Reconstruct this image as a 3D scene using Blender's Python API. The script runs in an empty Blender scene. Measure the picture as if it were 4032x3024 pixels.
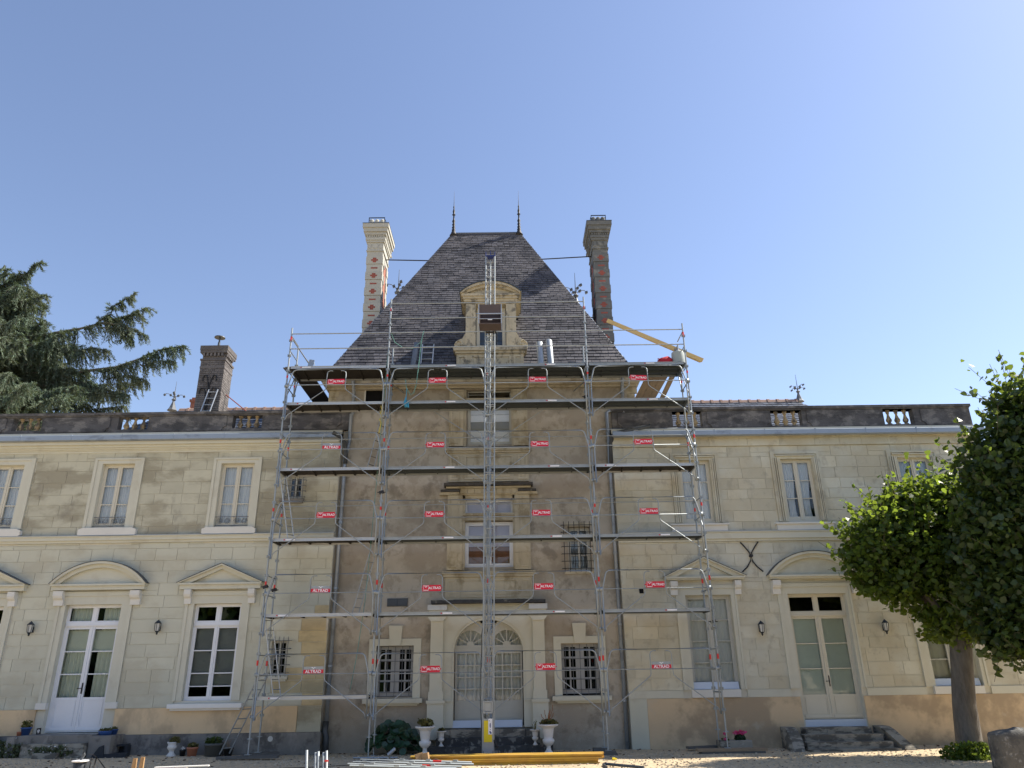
import bpy, math, random
import numpy as np
from mathutils import Vector, Matrix, Euler
rnd = random.Random(7)
nprng = np.random.default_rng(11)
SC = bpy.context.scene
COL = SC.collection
R = math.radians

# ------------------------------------------------------------------ camera
cam = bpy.data.cameras.new('camera'); camo = bpy.data.objects.new('camera', cam); COL.objects.link(camo)
cam.sensor_width = 36.0; cam.lens = 2923.96 / 4032 * 36; cam.clip_start = 0.1; cam.clip_end = 2000
_r = Vector((0.99990175, -0.00163109, -0.01392205)); _u = Vector((0.0123668, -0.36492375, 0.93095527)); _f = Vector((0.00659896, 0.93103598, 0.36486773))
camo.matrix_world = Matrix(((_r.x, _u.x, -_f.x, 0.582), (_r.y, _u.y, -_f.y, -20.643), (_r.z, _u.z, -_f.z, 1.8945), (0, 0, 0, 1)))
SC.camera = camo

# ------------------------------------------------------------------ light
SUN_EL, SUN_AZ = 48.0, 75.0
W = bpy.data.worlds.new('World'); SC.world = W; W.use_nodes = True
nt = W.node_tree; bg = nt.nodes['Background']
sky = nt.nodes.new('ShaderNodeTexSky'); sky.sky_type = 'NISHITA'; sky.sun_disc = False
sky.sun_elevation = R(SUN_EL); sky.sun_rotation = R(SUN_AZ); sky.altitude = 100; sky.air_density = 1.15; sky.dust_density = 0.5; sky.ozone_density = 2.0
tint = nt.nodes.new('ShaderNodeMix'); tint.data_type = 'RGBA'; tint.blend_type = 'MULTIPLY'; tint.inputs[0].default_value = 1.0; tint.inputs[7].default_value = (0.86, 0.83, 0.89, 1)
nt.links.new(sky.outputs[0], tint.inputs[6]); hz = nt.nodes.new('ShaderNodeHueSaturation'); hz.inputs['Saturation'].default_value = 0.94; nt.links.new(tint.outputs[2], hz.inputs['Color']); nt.links.new(hz.outputs[0], bg.inputs[0]); bg.inputs[1].default_value = 0.125
sun = bpy.data.lights.new('sun', 'SUN'); suno = bpy.data.objects.new('sun', sun); COL.objects.link(suno)
sun.energy = 5.0; sun.angle = R(0.55); sun.color = (1.0, 0.93, 0.82)
sd = Vector((math.sin(R(SUN_AZ)) * math.cos(R(SUN_EL)), math.cos(R(SUN_AZ)) * math.cos(R(SUN_EL)), math.sin(R(SUN_EL))))
suno.rotation_euler = sd.to_track_quat('Z', 'Y').to_euler(); suno.location = (20, 10, 40)
vs = SC.view_settings; vs.view_transform = 'Standard'; vs.look = 'None'; vs.exposure = 0.84; vs.gamma = 1.0; vs.use_curve_mapping = False
SC.render.engine = 'CYCLES'; SC.cycles.max_bounces = 6; SC.cycles.diffuse_bounces = 3; SC.cycles.glossy_bounces = 3
SC.cycles.transparent_max_bounces = 12; SC.cycles.transmission_bounces = 4; SC.cycles.sample_clamp_indirect = 6.0

# ------------------------------------------------------------------ materials
MATS = {}
def mat(name, c, var=.12, scale=3., rough=.85, bump=0., bscale=40., metal=0., rv=0., stains=(), spec=.35, stretch=1., c2=None, c2s=1.5, trans=0., detail=5.):
    m = bpy.data.materials.new(name); m.use_nodes = True; N = m.node_tree.nodes; L = m.node_tree.links
    p = N['Principled BSDF']; p.inputs['Roughness'].default_value = rough; p.inputs['Metallic'].default_value = metal
    p.inputs['Specular IOR Level'].default_value = spec
    g = N.new('ShaderNodeNewGeometry')
    def noise(sc, st=1., det=5., off=0.):
        mp = N.new('ShaderNodeMapping'); mp.inputs['Scale'].default_value = (sc, sc, sc * st); mp.inputs['Location'].default_value = (off, off * .7, off * 1.3)
        L.new(g.outputs['Position'], mp.inputs['Vector'])
        t = N.new('ShaderNodeTexNoise'); t.inputs['Scale'].default_value = 1; t.inputs['Detail'].default_value = det; t.inputs['Roughness'].default_value = .62
        L.new(mp.outputs[0], t.inputs['Vector']); return t.outputs['Fac']
    def math_(op, a, b):
        n = N.new('ShaderNodeMath'); n.operation = op
        for i, v in enumerate((a, b)):
            if isinstance(v, (int, float)): n.inputs[i].default_value = v
            else: L.new(v, n.inputs[i])
        return n.outputs[0]
    def mix(f, a, b):
        n = N.new('ShaderNodeMix'); n.data_type = 'RGBA'
        if isinstance(f, (int, float)): n.inputs[0].default_value = f
        else: L.new(f, n.inputs[0])
        for i, v in ((6, a), (7, b)):
            if isinstance(v, tuple): n.inputs[i].default_value = (*v[:3], 1)
            else: L.new(v, n.inputs[i])
        return n.outputs[2]
    def ramp(v, lo, hi):
        n = N.new('ShaderNodeMapRange'); n.inputs[1].default_value = lo; n.inputs[2].default_value = hi; n.interpolation_type = 'SMOOTHSTEP'
        L.new(v, n.inputs[0]); return n.outputs[0]
    col = tuple(c)
    if c2 is not None: col = mix(ramp(noise(c2s, stretch, detail, 3.1), .38, .62), col, tuple(c2))
    val = math_('ADD', math_('MULTIPLY', math_('SUBTRACT', noise(scale, stretch, detail), .5), 2.6 * var), 1.0)
    if rv:
        oi = N.new('ShaderNodeObjectInfo')
        f = math_('FRACT', math_('ADD', oi.outputs['Random'], g.outputs['Random Per Island']), 0)
        val = math_('ADD', val, math_('MULTIPLY', math_('SUBTRACT', f, .5), 2 * rv))
    hs = N.new('ShaderNodeHueSaturation'); L.new(val, hs.inputs['Value'])
    if isinstance(col, tuple): hs.inputs['Color'].default_value = (*col, 1)
    else: L.new(col, hs.inputs['Color'])
    col = hs.outputs[0]
    for i, (sc_, ss, lo, hi, st, amt) in enumerate(stains):
        col = mix(math_('MULTIPLY', ramp(noise(ss, st, 6., 7.7 + i * 5.3), lo - .025, lo - .025 + (hi - lo) * .6), amt), col, tuple(sc_))
    L.new(col, p.inputs['Base Color'])
    if bump:
        b = N.new('ShaderNodeBump'); b.inputs['Strength'].default_value = min(1., bump); b.inputs['Distance'].default_value = .02
        L.new(noise(bscale, stretch if stretch < .3 else 1., 4.), b.inputs['Height']); L.new(b.outputs[0], p.inputs['Normal'])
    if trans:
        tr = N.new('ShaderNodeBsdfTranslucent'); ms = N.new('ShaderNodeMixShader'); ms.inputs[0].default_value = trans
        L.new(mix(.5, col, (.36, .46, .04)), tr.inputs['Color'])
        L.new(p.outputs[0], ms.inputs[1]); L.new(tr.outputs[0], ms.inputs[2])
        L.new(ms.outputs[0], N['Material Output'].inputs['Surface'])
    MATS[name] = m; return m

mat('stone_left', (.49, .475, .37), .12, 1.6, .9, .25, 60, rv=.07, stains=(((.235, .205, .14), .55, .47, .72, 2.2, .62), ((.20, .185, .155), 2.6, .58, .8, .6, .4)))
mat('stone_low', (.535, .53, .43), .08, 1.2, .9, .2, 60, rv=.045, stains=(((.40, .36, .26), .8, .5, .75, 1.5, .4),))
mat('stone_right', (.56, .55, .455), .10, 2.0, .9, .3, 60, rv=.10, c2=(.52, .48, .36), c2s=.9, stains=(((.30, .275, .215), 3.4, .56, .78, .8, .45),))
mat('stone_trim', (.57, .56, .465), .06, 2.5, .85, .12, 50, stains=(((.40, .36, .27), 1.4, .55, .8, 1., .3),))
mat('stone_white', (.66, .65, .60), .05, 3, .8, .1, 50, stains=(((.45, .42, .36), 3, .6, .85, 1., .35),))
mat('mortar', (.57, .55, .46), .08, 4, .95)
mat('stone_yellow', (.49, .44, .325), .13, 2.4, .9, .3, 50, rv=.07, stains=(((.22, .17, .09), 2.2, .52, .78, .7, .6), ((.06, .055, .05), 5, .66, .85, 1., .6)))
mat('stone_dormer', (.46, .41, .30), .14, 3, .9, .4, 40, rv=.05, stains=(((.10, .095, .085), 4.5, .52, .75, .8, .75),))
mat('stone_grime', (.075, .072, .068), .35, 5, .95, .6, 40, stains=(((.30, .28, .22), 6, .6, .8, 1., .6),))
mat('patch_yellow', (.53, .44, .26), .12, 2, .95, .3, 50, rv=.06, stains=(((.38, .31, .19), 1.8, .45, .7, 1.6, .5),))
mat('parapet_stone', (.10, .096, .095), .30, 2.4, .95, .5, 30, stains=(((.24, .225, .205), 2.6, .50, .74, 1.4, .6), ((.035, .035, .036), 1.4, .5, .7, 2.5, .6)))
mat('baluster_stone', (.36, .27, .15), .25, 8, .9, .4, 40, stains=(((.07, .065, .06), 7, .48, .66, .4, .85),))
mat('render_tan', (.70, .53, .325), .09, 1.3, .92, .2, 70, stains=(((.33, .25, .165), .8, .5, .72, .7, .5),))
mat('render_tan_worn', (.60, .465, .30), .12, 1.0, .92, .25, 70, stains=(((.26, .20, .14), .75, .45, .68, 1., .6), ((.50, .44, .34), 1.3, .62, .8, 1., .5)))
mat('plinth_dark', (.22, .208, .188), .22, 2, .95, .4, 40, stains=(((.36, .34, .31), 1.3, .56, .75, .6, .5), ((.06, .058, .056), 2.1, .52, .72, 1., .6)))
mat('plaster', (.485, .44, .36), .16, 1.3, .97, .9, 55, stains=(((.31, .265, .205), .5, .45, .68, 1.2, .65), ((.50, .46, .38), .9, .55, .75, 1.4, .6), ((.33, .285, .22), 4.2, .52, .72, .8, .6), ((.19, .17, .135), 1.7, .58, .78, 1.0, .6)), detail=9)
mat('slate', (.080, .077, .083), .30, 9, .6, .3, 30, rv=.50, spec=.35, stains=(((.14, .13, .132), 1.6, .48, .7, 1., .6), ((.030, .030, .036), .9, .52, .72, 1., .5), ((.20, .19, .17), 7, .62, .78, 1., .5)))
mat('slate_under', (.022, .022, .026), .2, 6, .8)
mat('slate_new', (.07, .085, .115), .12, 6, .5, rv=.18, spec=.45)
mat('ridge_tile', (.30, .20, .155), .2, 9, .85, .2, 30, rv=.12)
mat('zinc', (.30, .345, .40), .10, 3, .45, .05, 20, metal=.35, stains=(((.16, .18, .21), 2, .55, .75, 2., .5),))
mat('zinc_dark', (.085, .095, .105), .15, 3, .5, metal=.4)
mat('lead', (.16, .175, .20), .12, 5, .5, .2, 14, metal=.3)
mat('galvanised', (.35, .38, .39), .14, 7, .6, metal=.75, spec=.5)
mat('galvanised_dull', (.34, .37, .39), .14, 7, .5, metal=.6, spec=.5)
mat('aluminium', (.47, .49, .50), .06, 7, .45, metal=.5, spec=.5)
mat('tube_grey', (.20, .225, .24), .12, 7, .6, metal=.3)
mat('deck_steel', (.045, .055, .06), .1, 8, .6)
mat('deck_ply', (.030, .026, .022), .25, 5, .8)
mat('sign_red', (.58, .018, .045), .04, 5, .45)
mat('band_red', (.62, .04, .035), .08, 8, .5)
mat('white_paint', (.74, .74, .71), .05, 6, .6)
mat('white_pvc', (.72, .74, .77), .03, 4, .4)
mat('cream_paint', (.60, .57, .47), .04, 4, .5)
mat('grey_paint', (.47, .47, .42), .06, 5, .55)
mat('grey_wood', (.36, .365, .36), .12, 9, .8, stretch=.3)
mat('curtain_white', (.82, .84, .86), .04, 3, .9)
mat('curtain_green', (.70, .77, .67), .08, 3, .9)
mat('curtain_grey', (.70, .71, .67), .06, 3, .9)
mat('blind_white', (.84, .87, .88), .03, 3, .85)
mat('reflection_lilac', (.66, .61, .69), .04, 3, .85)  # lilac sky reflection, painted on sheets behind the glass
mat('blind_taupe', (.36, .36, .30), .04, 3, .85)
mat('wood_brown', (.27, .125, .06), .2, 9, .5, stretch=.25)
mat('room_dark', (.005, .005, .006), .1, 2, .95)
mat('iron', (.022, .021, .022), .2, 10, .6, spec=.4)
mat('iron_grey', (.16, .17, .18), .15, 10, .6, metal=.3)
mat('brick_red', (.31, .09, .068), .18, 6, .9, .3, 40, rv=.1)
mat('brick_orange', (.38, .16, .11), .16, 6, .9, .3, 40)
mat('chimney_pale', (.45, .44, .38), .07, 3, .9, .2, 40, rv=.05)
mat('chimney_dark', (.15, .155, .15), .2, 5, .9, .3, 40, rv=.12, stains=(((.32, .31, .27), 4, .55, .75, 1., .5),))
mat('brick_grey', (.145, .132, .126), .2, 6, .92, .4, 40, rv=.22, stains=(((.24, .22, .20), 3, .56, .75, 1., .4),))
mat('gravel', (.54, .425, .27), .16, 2.2, .97, .35, 45, stains=(((.27, .215, .15), 9., .5, .7, 1., .45), ((.58, .51, .40), 24., .55, .75, 1., .5), ((.21, .175, .125), .55, .56, .8, 1., .35)), detail=8)
mat('pebble', (.45, .39, .30), .2, 30, .95, rv=.3)
mat('dead_leaf', (.10, .06, .04), .3, 20, .9, rv=.5)
mat('post_stone', (.12, .112, .095), .35, 5, .95, 1., 30, stains=(((.05, .05, .048), 3, .5, .7, 1., .6), ((.32, .31, .28), 7, .58, .75, 1., .6)))
mat('step_stone', (.31, .285, .235), .22, 4, .95, .6, 40, stains=(((.05, .047, .042), 2.4, .48, .64, 2.6, .7), ((.44, .42, .36), 5, .62, .78, 1., .6)))
mat('step_dark', (.055, .055, .055), .35, 4, .95, .5, 40, stains=(((.27, .26, .23), 5, .56, .72, 1., .7),))
mat('urn_white', (.70, .67, .63), .07, 6, .7, .15, 40)
mat('pot_blue', (.035, .09, .27), .12, 6, .35, spec=.5)
mat('pot_terracotta', (.42, .17, .10), .14, 6, .8)
mat('pot_grey', (.10, .105, .10), .1, 6, .7)
mat('pot_black', (.014, .014, .016), .1, 6, .5)
mat('plastic_dark', (.022, .027, .034), .1, 6, .5)
mat('beam_yellow', (.62, .38, .055), .11, 3, .75, stretch=2., c2=(.52, .30, .06), c2s=2)
mat('plank_new', (.60, .44, .20), .14, 6, .8)
mat('plank_old', (.27, .20, .13), .16, 7, .85, rv=.1)
mat('plank_grey', (.12, .115, .105), .2, 7, .9)
mat('offcut', (.38, .24, .12), .14, 9, .8)
mat('strap_brown', (.10, .06, .04), .2, 6, .8)
mat('hoist_brown', (.095, .072, .066), .12, 4, .6)
mat('hoist_yellow', (.72, .56, .02), .06, 5, .45)
mat('hoist_blue', (.03, .05, .20), .1, 5, .4)
mat('label_white', (.78, .79, .82), .02, 5, .4)
mat('bucket_grey', (.34, .38, .36), .12, 5, .6, stretch=.4)
mat('bag_red', (.42, .02, .03), .2, 9, .8)
mat('rope_green', (.13, .30, .27), .1, 9, .8)
mat('rope_blue', (.05, .27, .42), .1, 9, .8)
mat('rope_yellow', (.55, .50, .08), .1, 9, .8)
mat('board_blue', (.55, .62, .72), .05, 3, .6)
mat('bark', (.135, .12, .10), .45, 16, .95, 1., 34, stretch=.22, stains=(((.18, .165, .14), 6, .52, .7, .3, .5),))
mat('twig', (.10, .085, .05), .2, 9, .9)
mat('leaf_lime', (.078, .128, .024), .3, 1.2, .42, rv=.5, trans=.58, spec=.5)
mat('leaf_dark', (.036, .064, .022), .3, 1.2, .42, rv=.45, trans=.42, spec=.5)
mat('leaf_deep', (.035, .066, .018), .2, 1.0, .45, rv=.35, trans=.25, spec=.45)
mat('leaf_cedar', (.10, .138, .098), .3, .6, .8, rv=.5, trans=.10, spec=.15, c2=(.125, .145, .10), c2s=.4)
mat('leaf_bergenia', (.022, .062, .030), .15, 3, .4, rv=.35, trans=.1, spec=.5)
mat('leaf_hedge', (.085, .105, .05), .2, 3, .7, rv=.4, trans=.1)
mat('leaf_dry', (.13, .12, .04), .25, 5, .8, rv=.4, trans=.15)
mat('petal_white', (.75, .75, .72), .03, 5, .7)
mat('petal_pink', (.70, .07, .24), .1, 9, .6, trans=.1)
mat('lantern_black', (.016, .022, .028), .1, 9, .45, spec=.5)
mat('lamp_glass', (.50, .52, .50), .05, 9, .25, spec=.6)

def glass_mat(name, tint, refl):
    m = bpy.data.materials.new(name); m.use_nodes = True; N = m.node_tree.nodes; L = m.node_tree.links
    N.remove(N['Principled BSDF'])
    t = N.new('ShaderNodeBsdfTransparent'); t.inputs[0].default_value = (*tint, 1)
    gl = N.new('ShaderNodeBsdfGlossy'); gl.inputs['Roughness'].default_value = .02
    fr = N.new('ShaderNodeFresnel'); fr.inputs[0].default_value = 1.5
    ml = N.new('ShaderNodeMath'); ml.operation = 'MULTIPLY_ADD'; ml.inputs[1].default_value = refl; ml.inputs[2].default_value = .012
    mx = N.new('ShaderNodeMixShader'); L.new(fr.outputs[0], ml.inputs[0]); L.new(ml.outputs[0], mx.inputs[0])
    L.new(t.outputs[0], mx.inputs[1]); L.new(gl.outputs[0], mx.inputs[2]); L.new(mx.outputs[0], N['Material Output'].inputs['Surface'])
    MATS[name] = m
glass_mat('glass', (.90, .93, .93), 1.4)
glass_mat('glass_dim', (.50, .54, .56), 1.8)
glass_mat('glass_clear', (.93, .94, .95), .8)

# ------------------------------------------------------------------ mesh helpers
class MB:
    def __init__(s): s.v = []; s.f = []; s.m = []; s.cur = 0
    def add(s, vs_, fs):
        b = len(s.v); s.v += [tuple(p) for p in vs_]; s.f += [tuple(i + b for i in f) for f in fs]; s.m += [s.cur] * len(fs); return s
    def box(s, x0, x1, y0, y1, z0, z1):
        return s.add([(x, y, z) for z in (z0, z1) for y in (y0, y1) for x in (x0, x1)], [(0, 2, 3, 1), (4, 5, 7, 6), (0, 1, 5, 4), (2, 6, 7, 3), (0, 4, 6, 2), (1, 3, 7, 5)])
    def obox(s, c, ax, ay, az):
        c, ax, ay, az = map(Vector, (c, ax, ay, az))
        return s.add([c + ax * i + ay * j + az * k for k in (-1, 1) for j in (-1, 1) for i in (-1, 1)], [(0, 2, 3, 1), (4, 5, 7, 6), (0, 1, 5, 4), (2, 6, 7, 3), (0, 4, 6, 2), (1, 3, 7, 5)])
    def plank(s, p, q, w, t, up=(0, 0, 1)):
        p, q = Vector(p), Vector(q); d = (q - p); l = d.length; d.normalize(); side = d.cross(Vector(up)).normalized(); n = side.cross(d).normalized()
        return s.obox((p + q) / 2, d * l / 2, side * w / 2, n * t / 2)
    def quad(s, *p): return s.add(p, [tuple(range(len(p)))])
    def tube(s, pts, r, n=6, cap=True):
        pts = [Vector(p) for p in pts]; rs = r if isinstance(r, (list, tuple)) else [r] * len(pts); ring = []
        ref = None; vs_ = []
        for i, p in enumerate(pts):
            d = ((pts[min(i + 1, len(pts) - 1)] - pts[max(i - 1, 0)])).normalized()
            if ref is None: ref = Vector((0, 0, 1)) if abs(d.z) < .9 else Vector((1, 0, 0))
            a = d.cross(ref).normalized(); b = d.cross(a).normalized()
            for k in range(n):
                t = 2 * math.pi * k / n; vs_.append(p + (a * math.cos(t) + b * math.sin(t)) * rs[i])
        fs = [(i * n + k, i * n + (k + 1) % n, (i + 1) * n + (k + 1) % n, (i + 1) * n + k) for i in range(len(pts) - 1) for k in range(n)]
        if cap: fs += [tuple(range(n)), tuple(range((len(pts) - 1) * n, len(pts) * n))]
        return s.add(vs_, fs)
    def lathe(s, prof, c=(0, 0, 0), n=14, sq=False):
        vs_ = []
        for r_, z in prof:
            for k in range(n):
                t = 2 * math.pi * (k + .5) / n; vs_.append((c[0] + r_ * math.cos(t), c[1] + r_ * math.sin(t), c[2] + z))
        m = len(prof)
        fs = [(i * n + k, i * n + (k + 1) % n, (i + 1) * n + (k + 1) % n, (i + 1) * n + k) for i in range(m - 1) for k in range(n)]
        fs += [tuple(range(n))[::-1], tuple(range((m - 1) * n, m * n))]
        return s.add(vs_, fs)
    def prism(s, poly, y0, y1):
        n = len(poly)
        return s.add([(x, y0, z) for x, z in poly] + [(x, y1, z) for x, z in poly], [tuple(range(n)), tuple(range(n, 2 * n))[::-1]] + [(i, i + n, (i + 1) % n + n, (i + 1) % n) for i in range(n)])
    def band(s, outer, inner, y0, y1):
        n = len(outer)
        vs_ = [(x, y0, z) for x, z in outer] + [(x, y0, z) for x, z in inner] + [(x, y1, z) for x, z in outer] + [(x, y1, z) for x, z in inner]
        fs = []
        for i in range(n - 1):
            fs += [(i, i + 1, n + i + 1, n + i), (2 * n + i, 3 * n + i, 3 * n + i + 1, 2 * n + i + 1), (i, 2 * n + i, 2 * n + i + 1, i + 1), (n + i, n + i + 1, 3 * n + i + 1, 3 * n + i)]
        fs += [(0, n, 3 * n, 2 * n), (n - 1, 3 * n - 1, 4 * n - 1, 2 * n - 1)]
        return s.add(vs_, fs)
    def frame(s, x0, x1, z0, z1, w, y0, y1, sides='LRTB'):
        if 'L' in sides: s.box(x0, x0 + w, y0, y1, z0, z1)
        if 'R' in sides: s.box(x1 - w, x1, y0, y1, z0, z1)
        a = x0 + (w if 'L' in sides else 0); b = x1 - (w if 'R' in sides else 0)
        if 'T' in sides: s.box(a, b, y0, y1, z1 - w, z1)
        if 'B' in sides: s.box(a, b, y0, y1, z0, z0 + w)
        return s
    def cur_(s, i): s.cur = i; return s
    def mesh(s, name, mats, smooth=False):
        me = bpy.data.meshes.new(name); me.from_pydata(s.v, [], s.f); me.update()
        for k in (mats if isinstance(mats, (list, tuple)) else [mats]): me.materials.append(MATS[k])
        if any(s.m): me.polygons.foreach_set('material_index', s.m)
        if smooth: me.polygons.foreach_set('use_smooth', [True] * len(me.polygons))
        return me
    def build(s, name, mats, parent=None, smooth=False): return obj(name, s.mesh(name, mats, smooth), parent)

WPOS = {}
def split_build(mb, name, mats, parent, gap=.012):
    par = list(range(len(mb.v)))
    def find(i):
        while par[i] != i: par[i] = par[par[i]]; i = par[i]
        return i
    for f in mb.f:
        for i in f[1:]: par[find(i)] = find(f[0])
    isl = {}
    for k, f in enumerate(mb.f): isl.setdefault(find(f[0]), []).append(k)
    gs = []
    for fs in isl.values():
        P = [mb.v[i] for k in fs for i in mb.f[k]]; lo = [min(p[a] for p in P) - gap for a in range(3)]; hi = [max(p[a] for p in P) + gap for a in range(3)]
        hit = [g for g in gs if all(g[0][a] <= hi[a] and g[1][a] >= lo[a] for a in range(3))]
        for g in hit: gs.remove(g); fs = fs + g[2]; lo = [min(lo[a], g[0][a]) for a in range(3)]; hi = [max(hi[a], g[1][a]) for a in range(3)]
        gs.append((lo, hi, fs))
    out = []
    for lo, hi, fs in gs:
        m = MB(); mp = {}
        for k in fs:
            for i in mb.f[k]:
                if i not in mp: mp[i] = len(m.v); m.v.append(mb.v[i])
            m.f.append(tuple(mp[i] for i in mb.f[k])); m.m.append(mb.m[k])
        out.append(m.build(name, mats, parent))
    return out
def obj(name, me, parent=None, loc=None, scale=None, rot=None):
    o = bpy.data.objects.new(name, me); COL.objects.link(o)
    if loc is not None: o.location = loc
    if scale is not None: o.scale = scale
    if rot is not None: o.rotation_euler = rot
    WPOS[o.name] = Vector(loc) if loc is not None else Vector((0, 0, 0))
    if parent is not None:
        o.parent = parent; o.matrix_parent_inverse = Matrix.Translation(-WPOS[parent.name])
    return o
def tag(o, label=None, cat=None, group=None, kind=None):
    for k, v in (('label', label), ('category', cat), ('group', group), ('kind', kind)):
        if v: o[k] = v
    return o
def thing(name, loc, label, cat, group=None):
    o = bpy.data.objects.new(name, None); COL.objects.link(o); o.location = loc; o.empty_display_size = .2; WPOS[o.name] = Vector(loc)
    return tag(o, label, cat, group)
def polys(name, V, nper, mats, parent=None, kind=None):
    """V: (faces, nper, 3) array -> one mesh of separate polygons"""
    F = len(V); me = bpy.data.meshes.new(name); me.vertices.add(F * nper); me.vertices.foreach_set('co', V.astype(np.float32).ravel())
    me.loops.add(F * nper); me.loops.foreach_set('vertex_index', np.arange(F * nper, dtype=np.int32))
    me.polygons.add(F); me.polygons.foreach_set('loop_start', np.arange(0, F * nper, nper, dtype=np.int32)); me.polygons.foreach_set('loop_total', np.full(F, nper, dtype=np.int32))
    me.update(calc_edges=True); me.materials.append(MATS[mats])
    o = obj(name, me, parent)
    if kind: o['kind'] = kind
    return o
def unit(v): return v / (np.linalg.norm(v, axis=-1, keepdims=True) + 1e-9)
LEAF = np.array([(-.5, 0), (-.28, .42), (.12, .40), (.6, 0), (.12, -.40), (-.28, -.42)])
def leaf_faces(P, size, up=.6, droop=None):
    n = len(P); nrm = unit(nprng.normal(size=(n, 3)) + np.array([0, 0, up])); t = unit(np.cross(nrm, nprng.normal(size=(n, 3))) + (0 if droop is None else np.array([0, 0, -droop]))); b = unit(np.cross(nrm, t))
    s = size * (.65 + .7 * nprng.random((n, 1, 1)))
    bend = (np.abs(LEAF[:, 1]) * .35)[None, :, None] * nrm[:, None, :]
    return P[:, None, :] + s * (LEAF[None, :, 0, None] * t[:, None, :] + LEAF[None, :, 1, None] * b[:, None, :] + bend)
UNIT = {}
def unit_box(matname):
    if matname not in UNIT: UNIT[matname] = MB().box(-.5, .5, -.5, .5, -.5, .5).mesh('block', matname)
    return UNIT[matname]
def piece(name, matname, x0, x1, y0, y1, z0, z1, parent):
    return obj(name, unit_box(matname), parent, ((x0 + x1) / 2, (y0 + y1) / 2, (z0 + z1) / 2), (x1 - x0, y1 - y0, z1 - z0))

def sub_rects(rect, holes):
    out = [rect]
    for hx0, hx1, hz0, hz1 in holes:
        nxt = []
        for x0, x1, z0, z1 in out:
            if hx1 <= x0 or hx0 >= x1 or hz1 <= z0 or hz0 >= z1: nxt.append((x0, x1, z0, z1)); continue
            if z0 < hz0: nxt.append((x0, x1, z0, hz0))
            if z1 > hz1: nxt.append((x0, x1, hz1, z1))
            a, b = max(z0, hz0), min(z1, hz1)
            if x0 < hx0: nxt.append((x0, hx0, a, b))
            if x1 > hx1: nxt.append((hx1, x1, a, b))
        out = nxt
    return out
def ashlar(parent, x0, x1, z0, z1, Y, holes, pick, lmin=.5, lmax=1.0, hmin=.30, hmax=.37, j=.006):
    z = z0; n = 0
    while z < z1 - .02:
        h = rnd.uniform(hmin, hmax)
        if z + h > z1 - .12: h = z1 - z
        x = x0 - rnd.uniform(0, .5)
        while x < x1:
            l = rnd.uniform(lmin, lmax); a, b = max(x, x0), min(x + l, x1); x += l
            if b - a < .03: continue
            for r in sub_rects((a, b, z, z + h), holes):
                if r[1] - r[0] < .05 or r[3] - r[2] < .04: continue
                piece('stone_block', pick((r[0] + r[1]) / 2, (r[2] + r[3]) / 2), r[0] + j, r[1] - j, Y - rnd.uniform(0, .005), Y + .05, r[2] + j, r[3] - j, parent); n += 1
        z += h
    return n
def grid_wall(mb, x0, x1, z0, z1, y, holes, depth=.22):
    xs = sorted({x0, x1, *[v for h in holes for v in h[:2] if x0 < v < x1]}); zs = sorted({z0, z1, *[v for h in holes for v in h[2:] if z0 < v < z1]})
    for i in range(len(xs) - 1):
        for k in range(len(zs) - 1):
            cx, cz = (xs[i] + xs[i + 1]) / 2, (zs[k] + zs[k + 1]) / 2
            if any(h[0] < cx < h[1] and h[2] < cz < h[3] for h in holes): continue
            mb.quad((xs[i], y, zs[k]), (xs[i + 1], y, zs[k]), (xs[i + 1], y, zs[k + 1]), (xs[i], y, zs[k + 1]))
    for a, b, c, d in holes:
        mb.quad((a, y, c), (a, y, d), (a, y + depth, d), (a, y + depth, c)); mb.quad((b, y, c), (b, y + depth, c), (b, y + depth, d), (b, y, d))
        mb.quad((a, y, d), (b, y, d), (b, y + depth, d), (a, y + depth, d)); mb.quad((a, y, c), (a, y + depth, c), (b, y + depth, c), (b, y, c))
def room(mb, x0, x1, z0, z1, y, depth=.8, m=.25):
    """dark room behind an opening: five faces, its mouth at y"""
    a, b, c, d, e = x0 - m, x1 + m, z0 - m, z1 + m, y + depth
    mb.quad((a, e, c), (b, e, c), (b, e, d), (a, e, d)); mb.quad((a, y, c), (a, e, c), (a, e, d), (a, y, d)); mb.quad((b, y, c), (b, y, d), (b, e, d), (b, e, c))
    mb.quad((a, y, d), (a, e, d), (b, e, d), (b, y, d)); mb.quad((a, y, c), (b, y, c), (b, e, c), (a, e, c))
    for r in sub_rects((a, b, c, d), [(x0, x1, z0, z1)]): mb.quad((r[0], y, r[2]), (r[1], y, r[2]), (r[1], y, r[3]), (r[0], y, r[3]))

def curtain(parent, x0, x1, z0, z1, y, m, folds=7, amp=.02, name='curtain', gather=None):
    n = folds * 6; vs_ = []; fs = []; rows = 6
    for k in range(rows + 1):
        t = k / rows; z = z0 + (z1 - z0) * t
        for i in range(n + 1):
            u = i / n; x = x0 + (x1 - x0) * u
            if gather is not None: x = gather + (x - gather) * (.35 + .65 * min(1, (abs(t - .25) * 1.4)) ** .8)
            vs_.append((x, y + amp * math.sin(u * folds * 2 * math.pi + 1.3 * math.sin(u * 9)) * (1 - .3 * t), z))
    for k in range(rows):
        for i in range(n): fs.append((k * (n + 1) + i, k * (n + 1) + i + 1, (k + 1) * (n + 1) + i + 1, (k + 1) * (n + 1) + i))
    return MB().add(vs_, fs).build(name, m, parent, True)

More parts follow.
